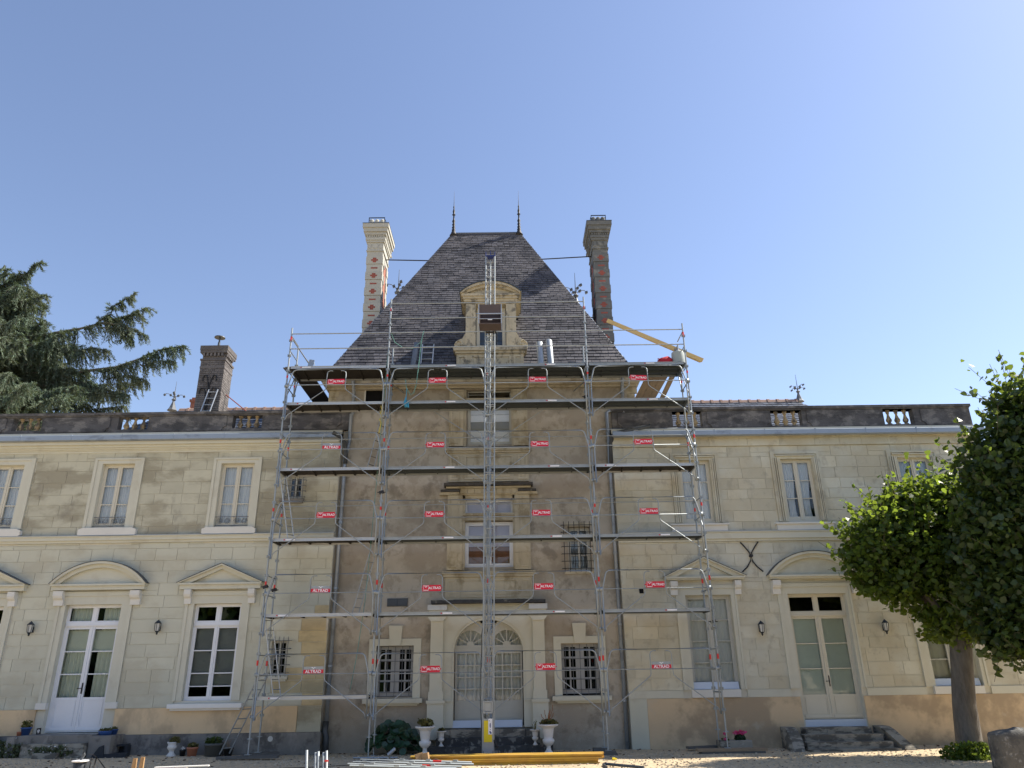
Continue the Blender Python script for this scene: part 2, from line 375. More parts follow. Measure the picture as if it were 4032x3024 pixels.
PANE = MB().quad((-.5, 0, -.5), (.5, 0, -.5), (.5, 0, .5), (-.5, 0, .5))
PANES = {}
def pane(parent, x0, x1, z0, z1, y, g='glass', name='pane'):
    if g not in PANES: PANES[g] = PANE.mesh('pane', g)
    return obj(name, PANES[g], parent, ((x0 + x1) / 2, y, (z0 + z1) / 2), (x1 - x0, 1, z1 - z0))
def casement(parent, name, x0, x1, z0, z1, y, fm, rows=3, cols=1, transom=None, solid=0., st=.05, bar=.028, fr=.05, mid=.11, g='glass', rail=None, low=None):
    """two-leaf window or glazed door, frame as the part itself, every pane a sub-part; returns the part"""
    mb = MB(); P = []; d = .05
    mb.frame(x0, x1, z0, z1, fr, y, y + .07)
    a, b, c, e = x0 + fr, x1 - fr, z0 + fr * .8, z1 - fr
    top = e
    if transom:
        t0, t1 = transom; mb.box(a, b, y - .025, y + .07, t0, t1); mb.box(a - .02, b + .02, y - .045, y - .025, t0 + .02, t0 + .05)
        xm = (a + b) / 2; mb.box(xm - .045, xm + .045, y - .005, y + .06, t1, e)
        for p, q in ((a, xm - .045), (xm + .045, b)):
            mb.frame(p, q, t1, e, .035, y + .01, y + .05); P.append((p + .035, q - .035, t1 + .035, e - .035))
        top = t0
    xm = (a + b) / 2
    mb.box(xm - mid / 2, xm + mid / 2, y - .012, y + .055, c, top); mb.box(xm - .018, xm + .018, y - .03, y - .012, c, top)
    zl = c + (solid if solid else (rail or st * 1.3))
    for p, q in ((a, xm - mid / 2), (xm + mid / 2, b)):
        mb.box(p, p + st, y + .004, y + .05, c, top) if p == a else mb.box(q - st, q, y + .004, y + .05, c, top)
        pp, qq = (p + st, q) if p == a else (p, q - st)
        mb.box(pp, qq, y + .004, y + .05, top - st, top); mb.box(pp, qq, y + .004, y + .05, c, zl)
        if solid:
            mb.frame(pp + .03, qq - .02, c + .10, zl - .06, .018, y - .006, y + .004); mb.box(pp - .05, qq + .05, y - .03, y + .003, c, c + .07)
        zt = top - st; hh = (zt - zl) / rows; ww = (qq - pp) / cols
        for i in range(1, rows): mb.box(pp, qq, y + .01, y + .045, zl + hh * i - bar / 2, zl + hh * i + bar / 2)
        for k in range(1, cols): mb.box(pp + ww * k - bar / 2, pp + ww * k + bar / 2, y + .012, y + .043, zl, zt)
        for i in range(rows):
            for k in range(cols): P.append((pp + ww * k, pp + ww * (k + 1), zl + hh * i, zl + hh * (i + 1)))
        if low:  # an extra thin bar in the lowest row
            mb.box(pp, qq, y + .012, y + .04, zl + low - .012, zl + low + .012)
    o = mb.build(name, fm, parent)
    for p in P: pane(o, p[0], p[1], p[2], p[3], y + .028, g)
    return o
def surround(parent, x0, x1, z0, z1, ox0, ox1, oz1, Y, m='stone_trim', d=.05, wall_d=.16):
    """moulded stone frame round an opening (opening x0..x1, z0..z1; outer edge ox0..ox1, oz1)"""
    mb = MB()
    def ring(a0, a1, at, b0, b1, bt, y0):
        mb.box(a0, b0, y0, Y + .02, z0, at); mb.box(b1, a1, y0, Y + .02, z0, at); mb.box(b0, b1, y0, Y + .02, bt, at)
    k = .45
    mx0, mx1, mt = ox0 + (x0 - ox0) * .35, ox1 - (ox1 - x1) * .35, oz1 - (oz1 - z1) * .35
    ring(ox0, ox1, oz1, mx0, mx1, mt, Y - d); ring(mx0, mx1, mt, x0 - .001, x1 + .001, z1 + .001, Y - d * k)
    for s, xx in ((1, x0), (-1, x1)): mb.box(min(xx + s * .004, xx - s * .02), max(xx + s * .004, xx - s * .02), Y - .002, Y + wall_d, z0, z1 - .004)
    mb.box(x0 - .02, x1 + .02, Y - .002, Y + wall_d, z1 - .004, z1 + .02)
    return mb.build('surround', m, parent)
def grille(parent, x0, x1, z0, z1, y, wall_y, nv, nh, r=.009, m='iron_grey'):
    mb = MB()
    for i in range(nv): x = x0 + (x1 - x0) * (i + .5) / nv; mb.tube([(x, y, z0), (x, y, z1)], r, 5)
    for k in range(nh):
        z = z0 + (z1 - z0) * (k + .5) / nh; mb.tube([(x0, wall_y, z), (x0, y + .02, z), (x1, y + .02, z), (x1, wall_y, z)], r, 5)
    return mb.build('window_grille', m, parent)
def sill(parent, x0, x1, z0, z1, Y, m='stone_trim', d=.14, name='sill', lug=0.):
    mb = MB(); mb.box(x0, x1, Y - d, Y + .10, z0 + (z1 - z0) * .35, z1); mb.box(x0 + .06, x1 - .06, Y - d * .6, Y + .06, z0, z0 + (z1 - z0) * .35)
    return mb.build(name, m, parent)
def arcpts(cx, cz, rx, rz, a0, a1, n): return [(cx + rx * math.cos(a0 + (a1 - a0) * i / n), cz + rz * math.sin(a0 + (a1 - a0) * i / n)) for i in range(n + 1)]
def pediment(parent, x0, x1, z0, zc, zt, kind, Y, cons, m='stone_trim'):
    """z0 underside of the cornice, zc where the raking moulding starts, zt apex"""
    mb = MB(); xm = (x0 + x1) / 2
    mb.box(x0 + .03, x1 - .03, Y - .16, Y + .02, z0, zc - .05); mb.box(x0, x1, Y - .22, Y + .02, zc - .05, zc)
    if kind == 'tri':
        o = [(x0 - .04, zc), (xm, zt), (x1 + .04, zc)]; i_ = [(x0 + .30, zc + .001), (xm, zt - .14), (x1 - .30, zc + .001)]
        q = [(x0 + .02, zc), (xm, zt - .045), (x1 - .02, zc)]; ty = [(x0 + .16, zc), (x1 - .16, zc), (xm, zt - .09)]
    else:
        hw = (x1 - x0) / 2; h = zt - zc; rad = (hw * hw + h * h) / (2 * h); cz = zt - rad; a = math.asin(min(1, hw / rad)); n = 20
        def arc(dr, k=0.): aa = math.acos(max(-1, min(1, (zc - cz) / (rad - dr)))); return arcpts(xm, cz, rad - dr, rad - dr, math.pi / 2 + aa, math.pi / 2 - aa, n)
        o, q, i_ = arc(-.02), arc(.045), arc(.15); ty = arc(.12)
    mb.band(o, q, Y - .24, Y + .02); mb.band(q, i_, Y - .15, Y + .02)
    mb.prism(ty, Y - .035, Y + .02)
    part = mb.build('pediment', m, parent)
    zn = MB(); zo = [(p[0], p[1] + .002) for p in o]; zi = [(p[0], p[1] + .018) for p in o]
    zn.band(zi, zo, Y - .255, Y + .02); zn.build('flashing', 'zinc_dark', part)
    for a, b, c, d in cons:
        s = MB(); pr = [(-.20, d), (-.20, d - .13), (-.17, d - .19), (-.10, d - .24), (-.09, c), (.02, c), (.02, d)]
        n = len(pr); s.add([(a, Y + p, z) for p, z in pr] + [(b, Y + p, z) for p, z in pr], [tuple(range(n)), tuple(range(n, 2 * n))[::-1]] + [(i, (i + 1) % n, (i + 1) % n + n, i + n) for i in range(n)])
        s.build('console', 'stone_white', part)
    return part

# ------------------------------------------------------------------ ground
def gz(x, y):
    t = min(1, max(0, (-5.0 - x) / 7.0)); return .10 * t * (1 if y > -4 else max(0, 1 + (y + 4) / 6))
g = MB(); xs = [-220, -90, -40, -22] + [-16 + i * .8 for i in range(41)] + [20, 40, 90, 220]; ys = [-220, -90, -40, -24] + [-18 + i * .6 for i in range(36)] + [5, 12, 40, 220]
gv = [(x, y, gz(x, y) + (.012 * math.sin(x * 2.1 + y) * math.sin(y * 1.7) if abs(x) < 15 and y < 1 else 0)) for y in ys for x in xs]; nx = len(xs)
g.add(gv, [(k * nx + i, k * nx + i + 1, (k + 1) * nx + i + 1, (k + 1) * nx + i) for k in range(len(ys) - 1) for i in range(nx - 1)])
tag(g.build('ground', 'gravel', None, True), kind='structure')

# ------------------------------------------------------------------ wings
WY = 1.35
def wing(name, label, X0, X1, end, P):
    root = thing(name, ((X0 + X1) / 2, WY, 0), label, 'building wing')
    holes = [o[:4] for o in P['open']]; cover = P['cover']
    zt = P['ztop']
    w = MB(); grid_wall(w, X0, X1, 0, zt + .6, WY + .012, holes, .20)
    e = X1 if end == 'R' else X0; o = X0 if end == 'R' else X1
    for xx in (X0, X1): w.quad((xx, WY + .012, 0), (xx, 8.5, 0), (xx, 8.5, zt + .6), (xx, WY + .012, zt + .6))
    w.quad((X0, 8.5, 0), (X1, 8.5, 0), (X1, 8.5, zt + .6), (X0, 8.5, zt + .6)); w.quad((X0, WY + .3, zt + .55), (X1, WY + .3, zt + .55), (X1, 8.5, zt + .55), (X0, 8.5, zt + .55))
    w.build('wall', 'mortar', root)
    rm = MB()
    for h in holes: room(rm, *h, WY + .225)
    rm.build('interior', 'room_dark', root)
    ashlar(root, max(X0, -16.5), min(X1, 15.3), P['zstone'], zt, WY, cover, P['pick'])
    # cornice, gutter, ledge
    c = MB(); zc = P['zcor']
    if P['moulded']:
        for y0, a, b in ((.05, 0, .035), (.09, .035, .08), (.14, .08, .15), (.22, .15, .25)): c.box(X0, X1, WY - y0, WY + .05, zc + a, zc + b)
        c.box(X0, X1, WY - .02, WY + .05, zc - .06, zc)
    else:
        c.box(X0, X1, WY - .10, WY + .05, zc + .26, zc + .33); c.box(X0, X1, WY - .16, WY + .05, zc + .33, zc + .36)
        x = X0
        while x < X1: l = rnd.uniform(.6, 1.2); c.box(x + .003, min(X1, x + l) - .003, WY - .05 - rnd.uniform(0, .008), WY + .05, zc + .003, zc + .26); x += l
    c.build('cornice', 'stone_trim' if P['moulded'] else 'stone_right', root)
    zg = P['zgut']; gm = MB(); x = X0
    while x < X1:
        l = min(1.55, X1 - x); gm.add([(xx, y, z) for xx in (x, x + l - .006) for y, z in ((WY - .26, zg), (WY - .34, zg + .03), (WY - .34, zg + .17), (WY - .31, zg + .19), (WY - .05, zg + .16))], [(0, 1, 6, 5), (1, 2, 7, 6), (2, 3, 8, 7), (3, 4, 9, 8), (0, 4, 3, 2, 1), (5, 6, 7, 8, 9)])
        gm.box(x - .012, x + .012, WY - .348, WY - .30, zg + .03, zg + .195); x += 1.55
    gm.build('gutter', 'zinc', root)
    zb = P['zbal']; lb = MB(); lb.add([(xx, y, z) for xx in (X0, X1) for y, z in ((WY - .05, zg + .165), (WY + .10, zb - .08), (WY + .10, zb + .02), (WY + .55, zb + .02), (WY + .55, zg))], [(0, 1, 6, 5), (1, 2, 7, 6), (2, 3, 8, 7), (0, 5, 9, 4), (0, 4, 3, 2, 1), (5, 6, 7, 8, 9)])
    lb.build('ledge', 'plinth_dark', root)
    # parapet
    pz0, pz1 = zb + .02, P['zcop']; pe0, pe1 = P['par']
    gaps = P['gaps']; g0, g1 = P['gapz']; s = MB(); x = pe0
    for a, b in gaps + [(pe1, pe1)]:
        if a > x: s.box(x, a, WY + .14, WY + .40, pz0, pz1)
        if b > a: s.box(a, b, WY + .14, WY + .40, pz0, g0); s.box(a, b, WY + .14, WY + .40, g1, pz1)
        x = b
    s.build('parapet', 'parapet_stone', root)
    MB().box(pe0 - .03, pe1 + .03, WY + .07, WY + .46, pz1, pz1 + .085).box(pe0, pe1, WY + .11, WY + .43, pz1 - .04, pz1 - .001).build('coping', 'parapet_stone', root)
    for a, b in P['panels']:
        c_ = .14; pa = [(a, pz1 - .10), (a + c_ * .3, pz1 - .055), (b - c_ * .3, pz1 - .055), (b, pz1 - .10), (b, pz0 + .17), (b - c_ * .6, pz0 + .13), (b - c_, pz0 + .02), (a + c_, pz0 + .02), (a + c_ * .6, pz0 + .13), (a, pz0 + .17)]
        MB().prism(pa[::-1], WY + .105, WY + .139).build('parapet_panel', 'parapet_stone', root)
    h = g1 - g0; prof = [(.085, 0), (.085, .09), (.05, .12), (.05, .16), (.088, .28), (.09, .36), (.06, .48), (.036, .66), (.036, .76), (.06, .79), (.042, .83), (.07, .9), (.07, 1)]
    bm = MB().lathe([(r_, z * h) for r_, z in prof], n=12).mesh('baluster', 'baluster_stone', True)
    for a, b in gaps:
        for i in range(3): obj('baluster', bm, root, (a + (b - a) * (.22 + .28 * i), WY + .27, g0))
    # string course
    z0, z1 = P['string']; s = MB(); s.box(X0, X1, WY - .10, WY + .03, z0 + .07, z1 - .03); s.box(X0, X1, WY - .05, WY + .03, z0, z0 + .07); s.box(X0, X1, WY - .13, WY + .03, z1 - .03, z1)
    s.build('string_course', 'stone_trim', root)
    MB().box(X0, X1, WY - .14, WY + .02, z1, z1 + .014).build('flashing', 'zinc', root)
    return root

def upper_window(root, x0, x1, z0, z1, ox0, ox1, ozt, sl, rail, swag=False):
    o = casement(root, 'window', x0, x1, z0, z1, WY + .13, 'cream_paint', rows=3, mid=.13, st=.045, rail=.10)
    surround(o, x0, x1, z0 - .03, z1, ox0, ox1, ozt, WY, 'stone_trim' if rail else 'stone_right')
    if rail:
        s = MB(); s.prism([(sl[0], sl[2] + .05), (sl[0] + .05, sl[2]), (sl[1] - .05, sl[2]), (sl[1], sl[2] + .05), (sl[1], sl[3] - .05), (sl[1] - .12, sl[3]), (sl[0] + .12, sl[3]), (sl[0], sl[3] - .05)], WY - .13, WY + .1); s.build('sill', 'stone_white', o)
        mb = MB(); y = WY + .05; za, zb_ = z0 + .04, z0 + .30
        for z in (za, zb_): mb.tube([(x0, y, z), (x1, y, z)], .011, 5)
        n = 2
        for i in range(n):
            for sgn in (1, -1):
                cx = x0 + (x1 - x0) * (i + .5) / n + sgn * .11
                mb.tube([(cx + .09 * sgn * (1 - t * .75) * math.cos(4.2 * math.pi * t), y, (za + zb_) / 2 + .10 * (1 - t * .75) * math.sin(4.2 * math.pi * t)) for t in [k / 16 for k in range(17)]], .008, 4)
        mb.build('balcony_rail', 'iron_grey', o)
    else:
        mb = MB(); mb.box(sl[0], sl[1], WY - .16, WY + .1, sl[3] - .04, sl[3]); mb.box(sl[0] + .04, sl[1] - .04, WY - .10, WY + .1, sl[2], sl[3] - .04); mb.build('sill', 'stone_white', o)
        mb = MB()   # worn flutings on the surround
        for a, b in ((ox0, x0), (x1, ox1)):
            for t in (.2, .42, .62): mb.box(a + (b - a) * t, a + (b - a) * t + .03, WY - .075, WY - .02, z0, z1 + .02)
        for t in (.35, .62): mb.box(ox0 + .15, ox1 - .15, WY - .085, WY - .02, z1 + (ozt - z1) * t, z1 + (ozt - z1) * t + .035)
        split_build(mb, 'moulding', 'stone_right', o)
    xm = (x0 + x1) / 2
    if swag:
        curtain(o, x0 + .04, xm - .02, z0 + .05, z1 - .05, WY + .24, 'curtain_white', 6, .018, gather=xm - .22); curtain(o, xm + .02, x1 - .04, z0 + .05, z1 - .05, WY + .24, 'curtain_white', 6, .018, gather=xm + .22)
    else: curtain(o, x0, x1, z0 + .03, z1, WY + .245, 'curtain_white', 9, .02)
    return o
def handle(part, x, y, z):
    MB().box(x - .018, x + .018, y - .012, y, z - .14, z + .14).tube([(x, y - .012, z), (x, y - .05, z), (x - .11, y - .055, z - .005)], .011, 5).build('handle', 'iron', part)

# ---- left wing
LW = dict(ztop=8.45, zcor=8.46, zgut=8.70, zbal=9.08, zcop=9.66, par=(-20, -4.36), gapz=(9.20, 9.65), moulded=True, zstone=1.2,
          gaps=[(-18.2, -17.25), (-14.92, -14.0), (-11.62, -10.68), (-8.04, -7.12)], panels=[(-17.1, -15.1), (-13.94, -11.86), (-10.60, -8.22), (-7.02, -4.65)], string=(5.66, 5.86),
          open=[(-15.10, -14.13, 6.13, 8.06), (-11.76, -10.78, 6.13, 8.06), (-8.15, -7.14, 6.10, 8.03), (-15.08, -13.78, 1.36, 3.92), (-12.04, -10.46, .60, 3.93), (-8.40, -7.05, 1.36, 3.91), (-6.08, -5.66, 1.98, 2.88), (-6.06, -5.64, 6.92, 7.60)],
          cover=[(-15.35, -13.81, 5.6, 8.25), (-12.0, -10.5, 5.6, 8.23), (-8.38, -6.92, 5.6, 8.20), (-15.36, -13.50, 1.2, 4.3), (-12.28, -10.14, 0, 4.3), (-8.60, -6.82, 1.2, 4.3), (-6.08, -5.66, 1.98, 2.88), (-6.06, -5.64, 6.92, 7.60), (-20, -4, 5.66, 5.87)],
          pick=lambda x, z: 'patch_yellow' if (-5.22 < x and 1.3 < z < 3.9) or (-5.7 < x and 1.5 < z < 2.3) else ('stone_left' if z > 5.8 else 'stone_low'))
lw = wing('chateau_wing', 'pale stone wing with dark balustrade, small pediments and blue pots at its white door', -22, -4.56, 'R', LW)
# plinths
split_build(MB().box(-22, -12.28, WY - .03, WY + .05, .56, 1.195).box(-10.14, -5.21, WY - .03, WY + .05, .55, 1.195), 'render_band', 'render_tan', lw)
split_build(MB().box(-5.205, -4.56, WY - .012, WY + .05, .55, 1.195), 'render_band', 'stone_left', lw)
split_build(MB().box(-22, -12.1, WY - .09, WY + .04, -.1, .555).box(-10.3, -4.52, WY - .09, WY + .04, -.1, .545), 'plinth', 'plinth_dark', lw)
MB().tube([(-5.85, WY - .10, .40), (-5.85, WY - .08, .40)], .07, 10).build('vent', 'stone_white', lw)
for a in [((-15.10, -14.13, 6.13, 8.06, -15.35, -13.81, 8.25, (-15.5, -13.75, 5.87, 6.09)), False), ((-11.76, -10.78, 6.13, 8.06, -12.0, -10.5, 8.23, (-12.06, -10.37, 5.85, 6.09)), False), ((-8.15, -7.14, 6.10, 8.03, -8.38, -6.92, 8.20, (-8.44, -6.87, 5.85, 6.07)), False)]:
    upper_window(lw, *a[0], True)
pediment(lw, -15.56, -13.22, 4.32, 4.49, 5.03, 'tri', WY, [(-15.36, -15.18, 3.9, 4.29), (-13.66, -13.46, 3.9, 4.29)])
pediment(lw, -12.50, -9.80, 4.32, 4.48, 5.09, 'seg', WY, [(-12.37, -12.10, 3.9, 4.29), (-10.20, -9.93, 3.9, 4.29)])
pediment(lw, -8.86, -6.50, 4.30, 4.47, 5.00, 'tri', WY, [(-8.67, -8.48, 3.9, 4.29), (-6.86, -6.67, 3.9, 4.29)])
for x0, x1, bl in ((-15.08, -13.78, 'curtain_grey'), (-8.40, -7.05, 'curtain_grey')):
    o = casement(lw, 'window', x0, x1, 1.36, 3.91, WY + .14, 'white_pvc', rows=3, transom=(3.30, 3.42), mid=.13, st=.05, low=.26, g='glass_dim')
    surround(o, x0, x1, 1.36, 3.91, x0 - .24, x1 + .24, 4.25, WY)
    sill(o, x0 - .30, x1 + .36, 1.12, 1.29, WY, 'white_paint', .18)
    MB().quad((x0, WY + .28, 1.72), (x1, WY + .28, 1.72), (x1, WY + .28, 3.35), (x0, WY + .28, 3.35)).build('blind_or_reflection', 'curtain_grey', o)
o = casement(lw, 'door', -12.04, -10.46, .62, 3.93, WY + .15, 'white_pvc', rows=3, transom=(3.34, 3.46), solid=.83, mid=.15, st=.07)
surround(o, -12.04, -10.46, 1.36, 3.93, -12.27, -10.15, 4.28, WY)
curtain(o, -12.0, -11.3, .65, 3.9, WY + .34, 'curtain_green', 6, .03); curtain(o, -11.08, -10.5, .65, 3.9, WY + .34, 'curtain_green', 5, .03)
b = MB()
for k in range(3): b.box(-11.98, -10.5, WY + .30 + .008 * k, WY + .312 + .008 * k, 2.68 + .19 * k, 2.87 + .19 * k)
b.build('blind_or_reflection', 'curtain_green', o)
handle(o, -11.23, WY + .13, 1.72)
split_build(MB().box(-12.30, -12.02, WY - .08, WY + .05, 1.20, 1.36).box(-10.42, -10.10, WY - .08, WY + .05, 1.20, 1.36), 'base_block', 'stone_white', o)
for z0, z1, gm in ((1.98, 2.88, 2), (6.92, 7.60, 1)):
    x0, x1 = (-6.08, -5.66) if z0 < 5 else (-6.06, -5.64)
    o = casement(lw, 'window', x0, x1, z0, z1, WY + .12, 'grey_paint', rows=4 if z0 < 5 else 3, mid=.05, st=.03, fr=.03, bar=.02, g='glass_dim')
    grille(o, x0 - .1, x1 + .12, z0 - .05, z1 + .1, WY - .11, WY + .01, 5, 5)
    MB().box(x0 - .2, x1 + .1, WY - .10, WY + .03, z0 - .10, z0 - .02).box(x0 - .15, x1 + .06, WY - .05, WY + .03, z0 - .16, z0 - .10).build('sill', 'stone_trim' if z0 < 5 else 'plinth_dark', o)

# ---- right wing
RW = dict(ztop=8.36, zcor=8.36, zgut=8.61, zbal=8.96, zcop=9.60, par=(3.86, 15.18), gapz=(9.06, 9.56), moulded=False, zstone=1.44,
          gaps=[(5.77, 6.70), (8.87, 9.85), (12.43, 13.38)], panels=[(4.05, 5.68), (6.85, 8.81), (10.0, 12.36), (13.6, 15.05)], string=(5.46, 5.74),
          open=[(5.80, 6.73, 6.03, 7.94), (8.90, 9.87, 6.05, 7.94), (12.49, 13.52, 6.05, 7.94), (5.60, 6.90, 1.45, 3.95), (8.53, 10.20, .48, 3.95), (12.25, 13.58, 1.38, 3.95)],
          cover=[(5.53, 6.99, 5.5, 8.15), (8.60, 10.10, 5.5, 8.16), (12.18, 13.70, 5.5, 8.16), (5.30, 7.06, 1.2, 4.3), (8.25, 10.34, 0, 4.3), (11.98, 13.75, 1.2, 4.3), (3, 16, 5.46, 5.75)],
          pick=lambda x, z: 'stone_right')
rw = wing('chateau_wing', 'pale blockwork wing with dark balustrade behind the leafy trees', 3.80, 15.2, 'L', RW)
split_build(MB().box(3.8, 5.3, WY - .025, WY + .04, 1.245, 1.435).box(7.06, 8.25, WY - .025, WY + .04, 1.24, 1.435).box(10.34, 11.98, WY - .025, WY + .04, 1.24, 1.435).box(13.75, 15.2, WY - .025, WY + .04, 1.24, 1.435), 'base_band', 'stone_trim', rw)
MB().box(3.80, 4.28, WY - .03, WY + .05, -.05, 1.24).build('corner_stone', 'stone_low', rw)
split_build(MB().box(4.285, 8.48, WY - .018, WY + .05, -.05, 1.238).box(10.22, 15.2, WY - .018, WY + .05, -.05, 1.238), 'render_band', 'render_tan_worn', rw)
for a, sw in (((5.80, 6.73, 6.03, 7.94, 5.53, 6.99, 8.15, (5.36, 7.07, 5.76, 5.97)), False), ((8.90, 9.87, 6.05, 7.94, 8.60, 10.10, 8.16, (8.46, 10.21, 5.76, 5.97)), True), ((12.49, 13.52, 6.05, 7.94, 12.18, 13.70, 8.16, (12.02, 13.85, 5.76, 5.97)), True)):
    upper_window(rw, *a, False, swag=sw)
pediment(rw, 5.05, 7.33, 4.36, 4.45, 5.00, 'tri', WY, [(5.18, 5.38, 3.95, 4.33), (7.02, 7.20, 3.95, 4.33)])
pediment(rw, 8.02, 10.72, 4.36, 4.46, 5.10, 'seg', WY, [(8.10, 8.33, 3.94, 4.32), (10.40, 10.63, 3.94, 4.32)])
pediment(rw, 11.72, 14.05, 4.36, 4.45, 5.00, 'tri', WY, [(11.86, 12.05, 3.95, 4.33), (13.70, 13.88, 3.95, 4.33)])
for x0, x1 in ((5.60, 6.90), (12.25, 13.58)):
    o = casement(rw, 'window', x0, x1, 1.46, 3.95, WY + .16, 'grey_paint', rows=4, mid=.16, st=.06, fr=.045)
    surround(o, x0, x1, 1.44, 3.95, x0 - .28, x1 + .16, 4.22, WY)
    MB().box(x0 - .08, x1 - .04, WY - .08, WY + .1, 1.25, 1.445).build('sill', 'stone_white', o)
    MB().obox(((x0 + x1) / 2 - .03, WY + .06, 1.545), (.64, 0, 0), (0, .010, -.004), (0, .03, .09)).build('weather_board', 'board_blue', o)
    curtain(o, x0, x1, 1.45, 3.95, WY + .255, 'curtain_grey', 8, .012)
o = casement(rw, 'door', 8.53, 10.20, .66, 3.95, WY + .16, 'cream_paint', rows=3, transom=(3.33, 3.45), solid=.58, mid=.17, st=.06)
surround(o, 8.53, 10.20, 1.44, 3.95, 8.24, 10.35, 4.24, WY)
curtain(o, 8.55, 10.18, .7, 3.34, WY + .245, 'curtain_green', 5, .006)
MB().box(8.49, 10.20, WY + .05, WY + .12, .48, .655).build('weather_board', 'board_blue', o)
handle(o, 9.40, WY + .145, 1.62)
MB().box(4.30, 4.42, WY - .012, WY + .002, 4.02, 4.16).build('vent', 'room_dark', rw)
# wall anchor: two curved iron bars crossing
a = MB(); y = WY - .04
for sg in (1, -1):
    a.tube([(7.62 + sg * px, y, z) for px, z in ((-.26, 5.43), (-.12, 5.25), (-.03, 5.12), (-.015, 5.0), (-.03, 4.88), (-.14, 4.72), (-.30, 4.58))], .020, 6)
a.tube([(7.62, WY, 5.03), (7.62, WY - .1, 5.03)], .05, 8)
a.build('wall_anchor', 'iron', rw)

# ---- roofs behind the parapets (slates one by one on the nearest rows, joined beyond)
def slate_mesh(m): return MB().box(-.5, .5, -.5, .5, -.5, .5).mesh('slate', m)
SLM = slate_mesh('slate')
def slate_field(parent, quad_fn, rows, m, count=0, sw=.20, clip=None, name='slate', lift=.015, t=.011):
    """quad_fn(t) -> (left point, right point) of the course at t in 0..1; nearest `count` slates are parts, the rest one joined part"""
    mb = MB(); n = 0
    for k in range(rows):
        a0, b0 = map(Vector, quad_fn(k / rows)); a1, b1 = map(Vector, quad_fn((k + 1) / rows))
        d = (b0 - a0); L_ = d.length; d.normalize(); up = ((a1 + b1) / 2 - (a0 + b0) / 2); up -= d * up.dot(d); h = up.length; up.normalize(); nn = d.cross(up).normalized()
        if nn.y > 0: nn = -nn
        x = -rnd.random() * sw
        sl0, sl1 = (a1 - a0).dot(d), (b1 - b0).dot(d)
        while x < L_ :
            w_ = sw * rnd.uniform(.8, 1.2); xa, xb = max(x, 0 + max(0, sl0) * .4), min(x + w_, L_ + min(0, sl1) * .4); x += w_
            if xb - xa < .03: continue
            c = a0 + d * ((xa + xb) / 2) + up * (h * .5 + rnd.uniform(-.006, .006)) + nn * (lift + rnd.uniform(-.003, .004))
            if clip and clip(c): continue
            hh = h * 1.12; tilt = .11 + rnd.uniform(-.03, .04); u2 = (up - nn * tilt).normalized(); n2 = d.cross(u2).normalized(); rr = rnd.gauss(0, .012); d2 = (d + u2 * rr).normalized(); u3 = (u2 - d * rr).normalized()
            if n < count:
                o = obj(name, SLM if m == 'slate' else UNIT.setdefault('sl_' + m, slate_mesh(m)), parent)
                M = Matrix(((d2.x * (xb - xa - .012), n2.x * t, u3.x * hh, c.x), (d2.y * (xb - xa - .012), n2.y * t, u3.y * hh, c.y), (d2.z * (xb - xa - .012), n2.z * t, u3.z * hh, c.z), (0, 0, 0, 1)))
                o.matrix_basis = M; n += 1
            else: mb.obox(c, d2 * ((xb - xa) / 2 - .006), n2 * t / 2, u3 * hh / 2)
    if mb.v: o = mb.build('slates', m, parent); o['kind'] = 'stuff'
def ridge_tiles(parent, x0, x1, y, z, l=.36):
    mb = MB(); prof = [(-.13, -.09), (-.07, .02), (0, .055), (.07, .02), (.13, -.09)]; n = 5
    mb.add([(x, p, q) for x in (-l / 2, l / 2 - .02) for p, q in prof], [(i, i + 1, n + i + 1, n + i) for i in range(n - 1)] + [tuple(range(n)), tuple(range(n, 2 * n))])
    mb.add([(x, p * 1.2, q * 1.25 + .012) for x in (l / 2 - .07, l / 2 + .02) for p, q in prof], [(i, i + 1, n + i + 1, n + i) for i in range(n - 1)] + [tuple(range(n)), tuple(range(n, 2 * n))])
    me = mb.mesh('ridge_tile', 'ridge_tile'); x = x0
    while x < x1: obj('ridge_tile', me, parent, (x + l / 2, y, z)); x += l
def finial_iron(parent, x, y, z, s=1., m='iron_grey'):
    mb = MB(); mb.lathe([(.20 * s, 0), (.13 * s, .10 * s), (.06 * s, .32 * s), (.04 * s, .40 * s), (.09 * s, .46 * s), (.04 * s, .52 * s), (.03 * s, .56 * s)], (x, y, z), 8)
    mb.tube([(x, y, z + .5 * s), (x, y, z + 1.25 * s)], [.018 * s, .006 * s], 5)
    for k in range(4):
        a = k * math.pi / 2 + .35; dx, dy = math.cos(a), math.sin(a)
        mb.tube([(x + dx * r_ * s, y + dy * r_ * s, z + (.58 + h) * s) for r_, h in ((0, 0), (.10, .03), (.2, .11), (.30, .12), (.36, .06))], .012 * s, 4)
        for r_, h in ((.14, .07), (.36, .06)): mb.obox((x + dx * r_ * s, y + dy * r_ * s, z + (.58 + h) * s), (.035 * s, 0, .02 * s), (0, .035 * s, 0), (-.01 * s, 0, .03 * s))
    mb.build('finial', m, parent)
